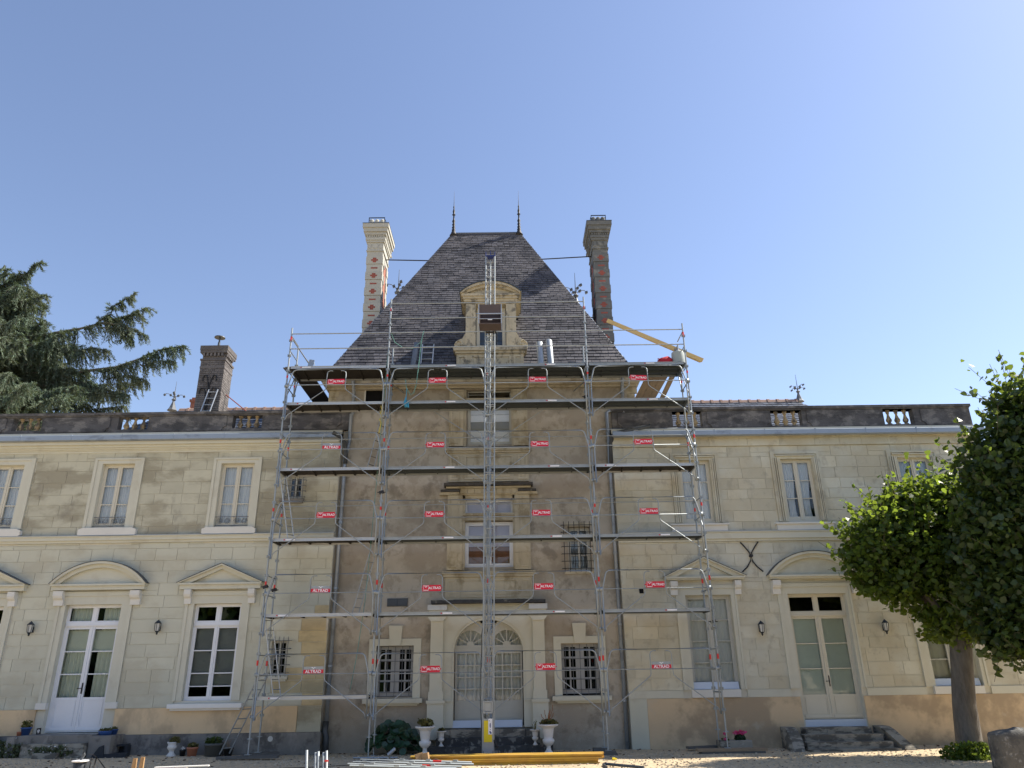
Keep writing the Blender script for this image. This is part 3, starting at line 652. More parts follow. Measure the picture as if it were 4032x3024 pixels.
def rear_roof(parent, xr0, xr1, hip_x, yr, zr, ye, ze, xe_in):
    """front slope of a low roof: ridge xr0..xr1, eave at ye,ze; the free end is hipped"""
    r = MB(); left = hip_x < xr0
    A = (hip_x, ye, ze); B = (xe_in, ye, ze); Cc = (xr1, yr, zr) if left else (xr0, yr, zr); D = (xr0, yr, zr) if left else (xr1, yr, zr)
    r.quad(A, B, Cc, D); r.quad(A, D, (hip_x, 2 * yr - ye, ze)); r.quad(B, (xe_in, 2 * yr - ye, ze), Cc); r.quad(A, (hip_x, 2 * yr - ye, ze), (xe_in, 2 * yr - ye, ze), B); r.quad(D, Cc, (xe_in, 2 * yr - ye, ze), (hip_x, 2 * yr - ye, ze))
    roof = r.build('roof', 'slate_under', parent)
    l0, l1, r0, r1 = (Vector(A), Vector(D), Vector(B), Vector(Cc)) if left else (Vector(B), Vector(Cc), Vector(A), Vector(D))
    slate_field(roof, lambda t: (l0.lerp(l1, t), r0.lerp(r1, t)), 20, 'slate_new', 0, .22)
    ridge_tiles(roof, xr0, xr1, yr, zr + .03)
    return roof
rfl = rear_roof(lw, -11.85, -5.3, -13.6, 6.0, 11.42, 2.6, 8.98, -5.3)
finial_iron(lw, -12.15, 6.0, 11.42, .95)
rfr = rear_roof(rw, 4.8, 11.6, 13.3, 6.0, 11.48, 2.6, 8.92, 4.8)
finial_iron(rw, 11.75, 6.0, 11.46, .9)
# brick chimney on the left wing
ch = MB(); cx0, cx1, cy0, cy1 = -10.64, -9.76, 4.45, 5.25
ch.box(cx0 + .03, cx1 - .03, cy0 + .03, cy1 - .03, 9.0, 13.35)
chim = ch.build('chimney', 'brick_grey', lw); chim['label'] = 'grey brick chimney with iron scroll brace'
bb = MB(); z = 9.4
while z < 12.75:
    k = 0; x = cx0 + (0 if int(round(z / .085)) % 2 else -.11)
    while x < cx1:
        a_, b_ = max(x, cx0), min(x + .22, cx1)
        if b_ - a_ > .02 and z > 10.6: piece('brick', 'brick_grey', a_ + .005, b_ - .005, cy0 - rnd.uniform(0, .010), cy0 + .04, z + .006, z + .079, chim)
        elif b_ - a_ > .02: bb.box(a_ + .005, b_ - .005, cy0 - rnd.uniform(0, .008), cy0 + .04, z + .005, z + .08)
        x += .22
    y_ = cy0 + (0 if int(round(z / .085)) % 2 == 0 else -.11)
    while y_ < cy1:
        a_, b_ = max(y_, cy0), min(y_ + .22, cy1)
        if b_ - a_ > .02: bb.box(cx1 - .04, cx1 + rnd.uniform(0, .008), a_ + .005, b_ - .005, z + .005, z + .08)
        y_ += .22
    bb.box(cx0 - .004, cx0 + .04, cy0, cy1, z + .005, z + .08); z += .085
o = bb.build('bricks', 'brick_grey', chim); o['kind'] = 'stuff'
cp = MB()
for e_, a_, b_ in ((.015, 12.5, 12.57), (.03, 12.80, 12.87), (.055, 13.10, 13.20), (.07, 13.20, 13.38)): cp.box(cx0 - e_, cx1 + e_, cy0 - e_, cy1 + e_, a_, b_)
for i in range(6): cp.box(cx0 + .05 + i * .135, cx0 + .12 + i * .135, cy0 - .045, cy0 + .02, 12.98, 13.10)
for i in range(5): cp.box(cx1 - .02, cx1 + .045, cy0 + .05 + i * .135, cy0 + .12 + i * .135, 12.98, 13.10)
split_build(cp, 'cap', 'brick_grey', chim)
MB().lathe([(.13, 0), (.10, .12), (.05, .14), (.04, .30)], (-10.2, 4.75, 13.38), 12).tube([(-10.2, 4.75, 13.6), (-10.2, 4.75, 13.88)], .03, 6).lathe([(.02, .48), (.20, .47), (.19, .50), (.02, .55)], (-10.2, 4.75, 13.38), 14).build('cowl', 'zinc_dark', chim)
ir = MB()
for sg in (1, -1):
    for zb_, hw in ((11.55, .30), (12.05, .24)):
        ir.tube([(-10.22 + sg * hw * q, cy0 - .03, zb_ + h) for q, h in ((.0, -1.0 if hw > .26 else -.45), (.12, -.5 if hw > .26 else -.2), (.3, .0), (.55, .16), (.85, .15), (1.05, .02), (1.0, -.06))], .022, 5)
ir.build('iron_brace', 'iron', chim)
MB().tube([(cx1 + .02, 4.9, 11.62), (-8.6, 5.0, 10.72)], .02, 6).build('stay_rod', 'brick_red', chim)
MB().box(-11.72, -11.42, 6.5, 6.8, 10.9, 11.95).box(-11.76, -11.38, 6.46, 6.84, 11.95, 12.05).box(-11.70, -11.44, 6.52, 6.78, 12.05, 12.14).build('chimney', 'brick_orange', lw)

# ------------------------------------------------------------------ tower
TY = 1.6; TX0, TX1 = -5.12, 4.66
tw = thing('chateau_tower', ((TX0 + TX1) / 2, TY, 0), 'tall central pavilion with steep slate roof, rough plaster front and stone dormer', 'building')
th = [(-3.19, -2.14, 1.38, 2.71), (2.01, 3.07, 1.35, 2.69), (-1.0, .93, .55, 3.40), (-.74, .71, 4.85, 6.86), (-.70, .74, 8.60, 10.42), (2.33, 2.99, 4.71, 6.0), (-3.94, -3.36, 9.76, 10.48)]
w = MB(); grid_wall(w, TX0, TX1, -.05, 10.6, TY, th, .22)
for xx in (TX0, TX1): w.quad((xx, TY, -.05), (xx, 8.6, -.05), (xx, 8.6, 10.6), (xx, TY, 10.6))
w.quad((TX0, 8.6, -.05), (TX1, 8.6, -.05), (TX1, 8.6, 10.6), (TX0, 8.6, 10.6))
w.build('wall', 'plaster', tw)
split_build(MB().box(TX0 + .6, TX1, TY - .012, TY + .01, -.05, .62), 'plinth', 'plaster', tw)
rm = MB()
for h in th: room(rm, *h, TY + .235, .7, .12)
rm.build('interior', 'room_dark', tw)
c = MB()
for y0, a_, b_ in ((.10, 10.45, 10.53), (.18, 10.53, 10.60), (.28, 10.60, 10.70), (.38, 10.70, 10.80)): c.box(TX0 - y0 * .6, TX1 + y0 * .6, TY - y0, 8.6 + y0, a_, b_)
c.build('cornice', 'stone_yellow', tw)
for x in (-5.12, 4.42):      # corner stones
    z = 9.0
    while z < 10.4: piece('stone_block', 'stone_yellow', x, x + (.32 if int(z * 2.5) % 2 else .24), TY - .015, TY + .05, z + .005, z + .40, tw); z += .41
# roof
EZ, EY = 10.84, .98
def prof(t): # slope profile with a flared foot
    if t < .12: u = t / .12; return EY + (1.66 - EY) * u, EZ + (11.98 - EZ) * u
    u = (t - .12) / .88; return 1.66 + (5.0 - 1.66) * u, 11.98 + (18.45 - 11.98) * u
def hipx(t, s):
    e, k, r_ = ((-5.05, -4.58, -1.55), (4.53, 4.08, 1.18))[s]
    return e + (k - e) * t / .12 if t < .12 else k + (r_ - k) * (t - .12) / .88
rb = MB()
for t0, t1 in ((0, .12), (.12, 1)):
    (y0, z0), (y1, z1) = prof(t0), prof(t1); a0, b0, a1, b1 = hipx(t0, 0), hipx(t0, 1), hipx(t1, 0), hipx(t1, 1); m0, m1 = 10 - y0, 10 - y1
    rb.quad((a0, y0, z0), (b0, y0, z0), (b1, y1, z1), (a1, y1, z1)); rb.quad((a0, m0, z0), (a0, y0, z0), (a1, y1, z1), (a1, m1, z1)); rb.quad((b0, y0, z0), (b0, m0, z0), (b1, m1, z1), (b1, y1, z1)); rb.quad((b0, m0, z0), (a0, m0, z0), (a1, m1, z1), (b1, m1, z1))
rb.quad((-5.05, EY, EZ), (-5.05, 10 - EY, EZ), (4.53, 10 - EY, EZ), (4.53, EY, EZ))
roof = rb.build('roof', 'slate_under', tw)
def front(t): y, z = prof(t); return (hipx(t, 0), y, z), (hipx(t, 1), y, z)
def side(s):
    def f(t):
        y, z = prof(t); x = hipx(t, s); a_, b_ = (x, 10 - y, z), (x, y, z)
        return (a_, b_) if s == 0 else (b_, a_)
    return f
slate_field(roof, front, 66, 'slate', 300, .23, clip=lambda c: -.72 < c.x < .88 and c.z < 13.3 and c.y < 2.5)
for s in (0, 1): slate_field(roof, side(s), 55, 'slate', 0, .26)
hp = MB()
for s in (0, 1): hp.tube([(hipx(t, s), prof(t)[0], prof(t)[1] + .0) for t in (0, .06, .12, .3, .5, .7, 1)], .022, 6)
hp.tube([(-1.55, 5, 18.46), (1.18, 5, 18.46)], .06, 6)
hp.build('ridge_cap', 'slate_new', tw)
sp = [(r_ * .68, h_) for r_, h_ in [(.24, 0), (.17, .08), (.10, .22), (.12, .27), (.07, .32), (.11, .38), (.06, .44), (.10, .52), (.055, .58), (.10, .68), (.05, .76), (.045, .95), (.11, .99), (.05, 1.03), (.075, 1.15), (.03, 1.28), (.05, 1.36), (.022, 1.42), (.014, 1.6), (.004, 2.15)]]
for x in (-1.50, 1.14): MB().lathe(sp, (x, 5.0, 18.38), 10).build('finial', 'iron', tw, True)
finial_iron(tw, -3.78, 6.0, 15.75, 1.35); finial_iron(tw, 3.40, 6.0, 15.5, 1.35)
# tower chimneys
def tower_chimney(x0, x1, mstone, mside, pale):
    y0, y1 = 4.0, 5.2; cc = MB(); cc.box(x0 + .02, x1 - .02, y0 + .02, y1 - .02, 11.5, 17.3)
    c_ = cc.build('chimney', mside, tw); c_['label'] = 'pale chimney with red brick crosses' if pale else 'dark chimney with red brick crosses'
    z = 12.5; k = 0
    crossm = MB(); xm = (x0 + x1) / 2
    while z < 16.75:
        h = .335; wide = k % 2 == 0; e_ = .02 if wide else 0.
        for a_, b_ in ((x0 - e_, x1 + e_),):
            piece('stone_block', mstone, a_, b_, y0 - e_, y0 + .18, z + .006, z + h - .006, c_)
        for ya, yb in ((y0 + .18, y0 + .34 + (.12 if wide else 0)), (y1 - .3, y1)): piece('stone_block', mstone, x0 - e_, x1 + e_, ya, yb, z + .006, z + h - .006, c_)
        yb_ = y0 - e_ - .006
        if wide:
            for dx, dz in ((0, -.07), (-.0, 0), (0, .07)): crossm.box(xm - (.13 if dz == 0 else .065), xm + (.13 if dz == 0 else .065), yb_, yb_ + .05, z + h / 2 + dz - .032, z + h / 2 + dz + .032)
        else: crossm.box(xm - .125, xm + .125, yb_, yb_ + .05, z + h / 2 - .03, z + h / 2 + .03)
        z += h; k += 1
    split_build(crossm, 'brick_inlay', 'brick_red', c_)
    cap = MB()
    for e_, a_, b_ in ((0, 16.83, 17.08), (.035, 17.08, 17.13), (.01, 17.13, 17.46), (.05, 17.46, 17.55), (.08, 17.55, 17.66), (.05, 17.66, 17.76), (.11, 17.76, 17.88), (.16, 17.88, 18.05), (.20, 18.05, 18.22)): cap.box(x0 - e_, x1 + e_, y0 - e_, y1 + e_, a_, b_)
    for i in range(8): cap.box(x0 - .03 + i * .085, x0 + .02 + i * .085, y0 - .09, y0 - .04, 17.67, 17.75)
    for i in range(17): cap.box(x1 + .04, x1 + .09, y0 + .02 + i * .09, y0 + .07 + i * .09, 17.67, 17.75); cap.box(x0 - .09, x0 - .04, y0 + .02 + i * .09, y0 + .07 + i * .09, 17.67, 17.75)
    cap.tube([(xm, y0 - .03, 17.30), (xm, y0 - .008, 17.30)], .10, 14); cap.box(x0 + .04, x0 + .13, y0 - .03, y0 - .008, 17.2, 17.4); cap.box(x1 - .13, x1 - .04, y0 - .03, y0 - .008, 17.2, 17.4)
    split_build(cap, 'cap', mstone, c_)
    MB().box(x0 - .21, x1 + .21, y0 - .21, y1 + .21, 18.22, 18.245).build('flashing', 'zinc_dark', c_)
    pm = MB().lathe([(.095, 0), (.09, .1), (.095, .20), (.08, .26), (.05, .295), (.02, .305)], n=10).mesh('chimney_pot', 'chimney_pale' if pale else 'chimney_dark', True)
    for i in range(3):
        for yy in (y0 + .06, y0 + .55, y0 + 1.0): obj('chimney_pot', pm, c_, (x0 + .10 + i * (x1 - x0 - .2) / 2, yy, 18.245))
    fr = MB(); 
    for xx in (x0, x1):
        for yy in (y0 - .038, y1 - .1): fr.box(xx - .012, xx + .012, yy - .012, yy + .012, 18.245, 18.58)
    fr.frame(x0 - .012, x1 + .012, 18.55, 18.58, .02, y0 - .05, y0 - .026); fr.box(x0 - .012, x0 + .012, y0 + .1, y1 - .1, 18.555, 18.58); fr.box(x1 - .012, x1 + .012, y0 + .1, y1 - .1, 18.555, 18.58); fr.box(x0, x1, y1 - .112, y1 - .088, 18.555, 18.58)
    fr.build('cage', 'iron', c_)
    xs_ = x1 if pale else x0; sg = 1 if pale else -1
    ia = MB()
    for zz in (13.9, 14.5): ia.tube([(xs_ + sg * .04, y0 + .45 + .12 * math.cos(t), zz + .26 * math.sin(t)) for t in [j * math.pi / 6 for j in range(12)]], .03, 5)
    split_build(ia, 'iron_anchor', 'iron', c_)
    return c_
tower_chimney(-4.71, -4.11, 'chimney_pale', 'brick_orange', True)
tower_chimney(3.94, 4.50, 'chimney_dark', 'brick_red', False)  # darker stone and redder brick than the first chimney
split_build(MB().tube([(-4.1, 4.5, 17.0), (-2.0, 4.62, 17.0)], .022, 6), 'tie_rod', 'iron', tw)
split_build(MB().tube([(3.95, 4.5, 17.05), (1.6, 4.62, 17.0)], .022, 6).tube([(3.95, 4.5, 14.4), (2.9, 4.4, 14.35)], .022, 6), 'tie_rod', 'iron', tw)

# dormer
dm = MB(); DY = 1.10; dxc = .075
for a_, b_ in ((-.74, -.42), (.575, .90)): dm.box(a_, b_, DY, 3.1, 11.9, 13.43)
dm.box(-.42, .575, DY + .02, DY + .35, 13.43, 13.50)
dm.box(-.80, .96, DY - .05, 3.2, 13.50, 13.58); dm.box(-.84, 1.0, DY - .10, 3.3, 13.58, 13.66); dm.box(-.88, 1.04, DY - .15, 3.3, 13.66, 13.74)
dm.box(-.42, .575, DY + .06, 2.6, 11.84, 11.94)
dorm = dm.build('dormer', 'stone_dormer', tw); dorm.location.z = -.17
def dseg(hw, h, n=18):
    rad = (hw * hw + h * h) / (2 * h); a_ = math.asin(hw / rad); return arcpts(dxc, 13.74 + h - rad, rad, rad, math.pi / 2 + a_, math.pi / 2 - a_, n)
p = MB(); p.band(dseg(1.0, .42), dseg(.93, .33), DY - .22, 3.4); p.band(dseg(.93, .33), dseg(.84, .24), DY - .13, 3.0); p.prism(dseg(.84, .24), DY - .03, 2.9); p.build('pediment', 'stone_dormer', dorm)
MB().band([(x, z + .03) for x, z in dseg(1.03, .43)], dseg(1.01, .425), DY - .25, 3.4).build('flashing', 'zinc_dark', dorm)
p = MB(); p.box(-1.02, 1.12, DY - .04, 2.4, 10.9, 11.62); p.box(-1.06, 1.16, DY - .10, 2.4, 11.62, 11.70); p.box(-1.12, 1.22, DY - .16, 2.4, 11.70, 11.84)
for a_, b_ in ((-.98, -.68), (-.56, .72), (.80, 1.08)): p.frame(a_, b_, 11.0, 11.56, .06, DY - .065, DY - .04)
p.build('pedestal', 'stone_dormer', dorm)
p = MB()
for sg, xx in ((-1, -.74), (1, .90)):
    p.prism([(xx, 11.85), (xx + sg * .34, 11.85), (xx + sg * .36, 12.0), (xx + sg * .26, 12.13), (xx + sg * .10, 12.20), (xx + sg * .03, 12.34), (xx, 12.40)][::-sg], DY + .03, DY + .25)
    p.tube([(xx + sg * (.19 + .13 * (1 - t * .7) * math.cos(5 * t)), DY + .02, 12.0 + .13 * (1 - t * .7) * math.sin(5 * t)) for t in [j / 10 for j in range(14)]], .03, 5)
    p.box(min(xx - sg * .16, xx - sg * .22), max(xx - sg * .16, xx - sg * .22), DY - .02, DY + .01, 12.4, 13.3)
split_build(p, 'scroll', 'stone_dormer', dorm)
o = casement(dorm, 'window', -.40, .555, 11.95, 13.42, DY + .30, 'cream_paint', rows=2, mid=.10, st=.05, fr=.06, g='glass_dim')
MB().box(-.5, .65, DY + .6, DY + .62, 11.9, 13.45).build('blind_or_reflection', 'lead', o)  # slate-blue sheet imitates the sky reflected in the dormer panes

# central bay: stone frames of the two windows
def bay_pilasters(z0, z1, xa=-1.25, xb=-.80, m='stone_yellow'):
    z = z0; k = 0
    while z < z1 - .05:
        h = min(rnd.uniform(.40, .52), z1 - z)
        for s in (0, 1):
            a_, b_ = (xa, xb) if s == 0 else (-.02 - xb - .02, -.02 - xa - .02)
            piece('stone_block', m, a_, b_, TY - .12, TY + .05, z + .003, z + h - .003, tw)
        z += h; k += 1
    p = MB()
    for s in (0, 1):
        a_, b_ = (xa + .06, xa + .32) if s == 0 else (-.04 - xa - .32, -.04 - xa - .06)
        p.frame(a_, b_, z0 + .08, z1 - .08, .035, TY - .145, TY - .12)
        a2, b2 = (xb, -.73) if s == 0 else (.70, -.04 - xb)
        p.box(a2, b2, TY - .06, TY + .2, z0, z1)
    split_build(p, 'moulding', m, tw)
bay_pilasters(4.76, 6.98); bay_pilasters(8.52, 10.40)
p = MB()
p.box(-.74, .71, TY - .07, TY + .2, 6.22, 6.42); p.box(-.80, .77, TY - .12, TY + .1, 6.36, 6.43)           # stone transom
p.box(-.86, .83, TY - .06, TY + .2, 6.88, 6.98)
p.box(-.90, .88, TY - .13, TY + .05, 6.98, 7.02)
for i in range(8): p.box(-.88 + i * .22 + .004, -.66 + i * .22 - .004, TY - .17, TY + .05, 7.02, 7.16)
p.box(-1.30, 1.26, TY - .22, TY + .02, 7.165, 7.22)
p.box(-1.25, 1.22, TY - .08, TY + .02, 7.40, 8.30)
for a_, b_ in ((-1.20, -.92), (-.76, .74), (.89, 1.17)): p.frame(a_, b_, 7.46, 8.22, .05, TY - .11, TY - .08); p.box(a_ + .1, b_ - .1, TY - .10, TY - .08, 7.56, 8.12)
p.box(-1.30, 1.27, TY - .14, TY + .02, 8.30, 8.36); p.box(-1.34, 1.31, TY - .20, TY + .02, 8.36, 8.44)
p.box(-.74, .78, TY - .07, TY + .2, 9.93, 10.12)
p.box(-1.28, 1.24, TY - .08, TY + .02, 3.93, 4.56)                                                         # panel over the door
for a_, b_ in ((-1.22, -.97), (-.86, .82), (.93, 1.18)): p.frame(a_, b_, 3.99, 4.50, .045, TY - .11, TY - .08); p.box(a_ + .09, b_ - .09, TY - .10, TY - .08, 4.07, 4.42)
p.box(-1.34, 1.30, TY - .15, TY + .02, 4.56, 4.64); p.box(-1.38, 1.34, TY - .20, TY + .02, 4.64, 4.72)
p.box(-1.50, -.90, TY - .18, TY + .02, 6.985, 7.06); p.box(.88, 1.46, TY - .18, TY + .02, 6.985, 7.06)
split_build(p, 'window_bay', 'stone_yellow', tw)
p = MB(); x = -1.36
while x < 1.30:
    l = rnd.uniform(.15, .4); p.box(x, min(x + l, 1.32), TY - .30 - rnd.uniform(0, .03), TY + .02, 7.222 + rnd.uniform(0, .01), 7.30 + rnd.uniform(-.01, .02)); x += l
x = -1.66
while x < 1.56:
    l = rnd.uniform(.15, .4); p.box(x, min(x + l, 1.60), TY - .30 - rnd.uniform(0, .03), TY + .02, 3.815, 3.90 + rnd.uniform(-.01, .02)); x += l
for a_, b_ in ((-1.46, -.90), (.88, 1.42)): p.box(a_, b_, TY - .24, TY + .02, 7.062, 7.13)
p.box(-1.34, 1.31, TY - .215, TY + .02, 8.442, 8.47)
split_build(p, 'grimy_cornice', 'stone_grime', tw)
o = casement(tw, 'window', -.73, .70, 4.86, 6.20, TY + .14, 'white_pvc', rows=1, mid=.14, st=.055, g='glass')
MB().box(-.7, .68, TY + .225, TY + .232, 5.48, 6.2).build('blind_or_reflection', 'reflection_lilac', o); MB().box(-.7, .68, TY + .26, TY + .28, 4.86, 5.478).box(-.62, -.1, TY + .245, TY + .26, 4.95, 5.40).box(.06, .60, TY + .245, TY + .26, 4.95, 5.40).build('shutter', 'wood_brown', o)  # lilac sheet imitates sky mirrored in the panes; brown wood below it
t2 = MB(); 
for a_, b_ in ((-.73, -.03), (.0, .70)): t2.frame(a_, b_, 6.44, 6.86, .055, TY + .14, TY + .2)
o = t2.build('window', 'white_pvc', tw)
for a_, b_ in ((-.675, -.085), (.055, .645)): pane(o, a_, b_, 6.495, 6.805, TY + .165)
MB().box(-.7, .68, TY + .225, TY + .23, 6.42, 6.9).build('blind_or_reflection', 'reflection_lilac', o)  # painted sky reflection continued behind the upper lights
o = casement(tw, 'window', -.69, .73, 8.62, 9.92, TY + .14, 'grey_paint', rows=1, mid=.14, st=.05, g='glass_clear')
b = MB(); b2 = MB()
for a_, c_, tgt in ((8.66, 8.86, b), (8.865, 9.12, b), (9.12, 9.40, b2), (9.40, 9.64, b), (9.645, 9.92, b)): tgt.box(-.66, .70, TY + .195, TY + .205, a_, c_ - .006)
b.build('blind_or_reflection', 'blind_white', o); b2.build('blind_or_reflection', 'blind_taupe', o)
t2 = MB(); t2.frame(-.69, .73, 10.13, 10.41, .035, TY + .12, TY + .18); t2.box(-.655, .0, TY + .14, TY + .16, 10.29, 10.31); t2.box(.66, .72, TY + .06, TY + .12, 10.15, 10.32); t2.build('window', 'grey_paint', tw)
MB().box(-3.935, -3.365, TY + .03, TY + .05, 9.765, 10.475).build('hatch_shade', 'room_dark', tw)  # flat black sheet stands for the unlit dark inside the open hatch
split_build(MB().box(-3.95, -3.35, TY + .02, TY + .05, 9.66, 9.755).box(-3.9, -3.75, TY - .015, TY + .02, 9.80, 9.86).box(-3.98, -3.94, TY - .01, TY + .1, 9.76, 10.48), 'hatch_frame', 'white_paint', tw)
# tower ground windows
for x0, x1, sx0, sx1, slx, kx in ((-3.19, -2.14, -3.40, -1.93, (-3.49, -1.86), -2.66), (2.01, 3.07, 1.80, 3.27, (1.72, 3.35), 2.545)):
    o = casement(tw, 'window', x0, x1, 1.39, 2.70, TY + .13, 'grey_wood', rows=4, cols=2, mid=.24, st=.05, fr=.04, bar=.045, rail=.09, g='glass_dim')
    p = MB(); p.box(sx0, x0, TY - .05, TY + .21, 1.34, 2.895); p.box(x1, sx1, TY - .05, TY + .21, 1.34, 2.895); p.box(x0, x1, TY - .05, TY + .21, 2.71, 2.895); p.build('surround', 'stone_trim', o)
    p = MB(); p.prism([(kx - .15, 2.712), (kx + .15, 2.712), (kx + .19, 3.25), (kx - .20, 3.25)], TY - .10, TY + .02); p.build('keystone', 'stone_trim', o)
    p = MB(); p.box(slx[0], slx[1], TY - .16, TY + .14, 1.22, 1.335); p.box(slx[0] + .08, slx[1] - .08, TY - .10, TY + .02, 1.185, 1.22); p.box(slx[0] + .14, slx[1] - .14, TY - .06, TY + .02, 1.15, 1.185); p.build('sill', 'stone_trim', o)
    grille(o, x0 + .02, x1 - .02, 1.36, 2.70, TY + .05, TY + .1, 5, 5, .008)
o = casement(tw, 'window', 2.33, 2.99, 4.72, 5.99, TY + .14, 'grey_paint', rows=3, cols=1, mid=.06, st=.04, g='glass_dim')
curtain(o, 2.35, 2.97, 4.72, 5.9, TY + .3, 'curtain_white', 7, .02); grille(o, 2.13, 3.06, 4.66, 6.14, TY - .12, TY + .01, 6, 7, .010, 'iron')
p = MB(); p.box(2.2, 3.1, TY - .06, TY + .02, 4.62, 4.70); p.box(2.27, 3.03, TY - .03, TY + .02, 6.0, 6.12); p.build('sill', 'stone_yellow', o)
MB().box(-2.95, -2.36, TY - .03, TY + .01, 3.78, 4.0).box(-2.93, -2.66, TY - .045, TY - .03, 3.80, 3.98).box(-2.64, -2.38, TY - .045, TY - .03, 3.80, 3.98).build('plaque', 'zinc_dark', tw)
# arched door
AX = -.035; n = 28
outer = [(AX - 1.30, .60)] + arcpts(AX, 2.55, 1.30, 1.0, math.pi, 0, n) + [(AX + 1.30, .60)]
inn = [(AX - .97, .60)] + arcpts(AX, 2.55, .97, .83, math.pi, 0, n) + [(AX + .97, .60)]
mid_ = [(AX - 1.04, .60)] + arcpts(AX, 2.55, 1.04, .90, math.pi, 0, n) + [(AX + 1.04, .60)]
p = MB(); p.band(outer, mid_, TY - .06, TY + .02); p.band(mid_, inn, TY - .03, TY + .24)
# spandrel above the arch up to the frieze
sp_ = [(AX + 1.30 * math.cos(math.pi * (1 - i / n)), 2.55 + 1.0 * math.sin(math.pi * i / n)) for i in range(n + 1)]
p.band([(x, 3.815) for x, z in sp_], sp_, TY - .05, TY + .02)
arch = p.build('door_arch', 'stone_trim', tw)
p = MB(); p.box(-1.30, 1.22, TY - .075, TY - .052, 3.52, 3.80); p.box(-1.36, 1.28, TY - .12, TY - .0, 3.775, 3.813); p.build('frieze', 'stone_trim', tw)
for a_, b_ in ((-1.66, -1.31), (1.22, 1.55)):
    p = MB(); p.box(a_, b_, TY - .16, TY + .02, 1.50, 3.34); p.box(a_ - .03, b_ + .03, TY - .18, TY + .02, 1.28, 1.50); p.box(a_ - .08, b_ + .08, TY - .24, TY + .02, 1.20, 1.28); p.box(a_ - .05, b_ + .05, TY - .20, TY + .02, 0.3, 1.20)
    p.prism([(a_, 3.34), (b_, 3.34), (b_ + .09, 3.46), (a_ - .09, 3.46)], TY - .21, TY + .02); p.box(a_ - .06, b_ + .06, TY - .20, TY + .02, 3.465, 3.64); p.build('pilaster', 'stone_trim', tw)
    p = MB(); p.box(a_ - .10, b_ + .10, TY - .25, TY + .02, 3.642, 3.79); split_build(p, 'capital', 'stone_white', tw)
p = MB(); p.box(-1.30, -1.01, TY - .09, TY + .02, .58, 1.24); p.box(.94, 1.22, TY - .09, TY + .02, .58, 1.24); p.box(-1.32, -1.0, TY - .13, TY + .02, 1.24, 1.28); p.box(.93, 1.24, TY - .13, TY + .02, 1.24, 1.28); split_build(p, 'base_block', 'stone_trim', tw)
D = MB(); DYY = TY + .17
D.box(-1.0, .93, DYY - .02, DYY + .06, 2.52, 2.62); D.box(-.10, .03, DYY - .02, DYY + .06, .58, 3.36)
for s, (a_, b_) in enumerate(((-.98, -.12), (.05, .91))):
    D.box(a_, a_ + .05, DYY, DYY + .05, .58, 2.52); D.box(b_ - .05, b_, DYY, DYY + .05, .58, 2.52); D.box(a_ + .05, b_ - .05, DYY, DYY + .05, .58, 1.24); D.box(a_ + .05, b_ - .05, DYY, DYY + .05, 2.47, 2.52)
    for i in range(1, 4): D.box(a_ + .05, b_ - .05, DYY, DYY + .045, 1.24 + i * .3075 - .016, 1.24 + i * .3075 + .016)
    for i in (1, 2): D.box(a_ + .05 + i * .253 - .016, a_ + .05 + i * .253 + .016, DYY + .002, DYY + .043, 1.24, 2.47)
    for i in range(1, 4): D.box(a_ + .05 + i * .19 - .004, a_ + .05 + i * .19 + .004, DYY - .006, DYY, .72, 1.18)
    # fanlight: half-round light with spokes in a solid head
    cx = (a_ + b_) / 2; ro = [(cx + .40 * math.cos(t), 2.70 + .40 * math.sin(t)) for t in [math.pi * i / 16 for i in range(17)]]; oo = []
    for x, z in ro:
        xx = cx + (x - cx) * 1.20; zz = 2.70 + (z - 2.70) * 1.9; lim = 2.55 + .86 * math.sqrt(max(0, 1 - ((xx - AX) / 1.0) ** 2)); oo.append((xx, max(z + .01, min(zz, lim))))
    D.band(oo, ro, DYY, DYY + .05); D.box(a_ - .02, b_ + .02, DYY, DYY + .05, 2.62, 2.70)
    for i in range(1, 6): t = math.pi * i / 6; D.plank((cx + .10 * math.cos(t), DYY + .02, 2.70 + .10 * math.sin(t)), (cx + .41 * math.cos(t), DYY + .02, 2.70 + .41 * math.sin(t)), .03, .03, (0, 1, 0))
    D.prism([(cx + .11 * math.cos(math.pi * i / 8), 2.70 + .11 * math.sin(math.pi * i / 8)) for i in range(9)], DYY, DYY + .05)
door = D.build('door', 'grey_paint', tw)
for a_, b_ in ((-.98, -.12), (.05, .91)):
    for i in range(3):
        for k in range(4): pane(door, a_ + .05 + i * .253, a_ + .05 + (i + 1) * .253, 1.24 + k * .3075, 1.24 + (k + 1) * .3075, DYY + .025)
    cx = (a_ + b_) / 2; MB().add([(cx + .40 * math.cos(math.pi * i / 12), DYY + .028, 2.70 + .40 * math.sin(math.pi * i / 12)) for i in range(13)], [tuple(range(13))]).build('fanlight', 'glass', door)
    curtain(door, a_ + .02, b_ - .02, .9, 3.3, DYY + .13, 'blind_white' if a_ < -.5 else 'curtain_grey', 4, .035)
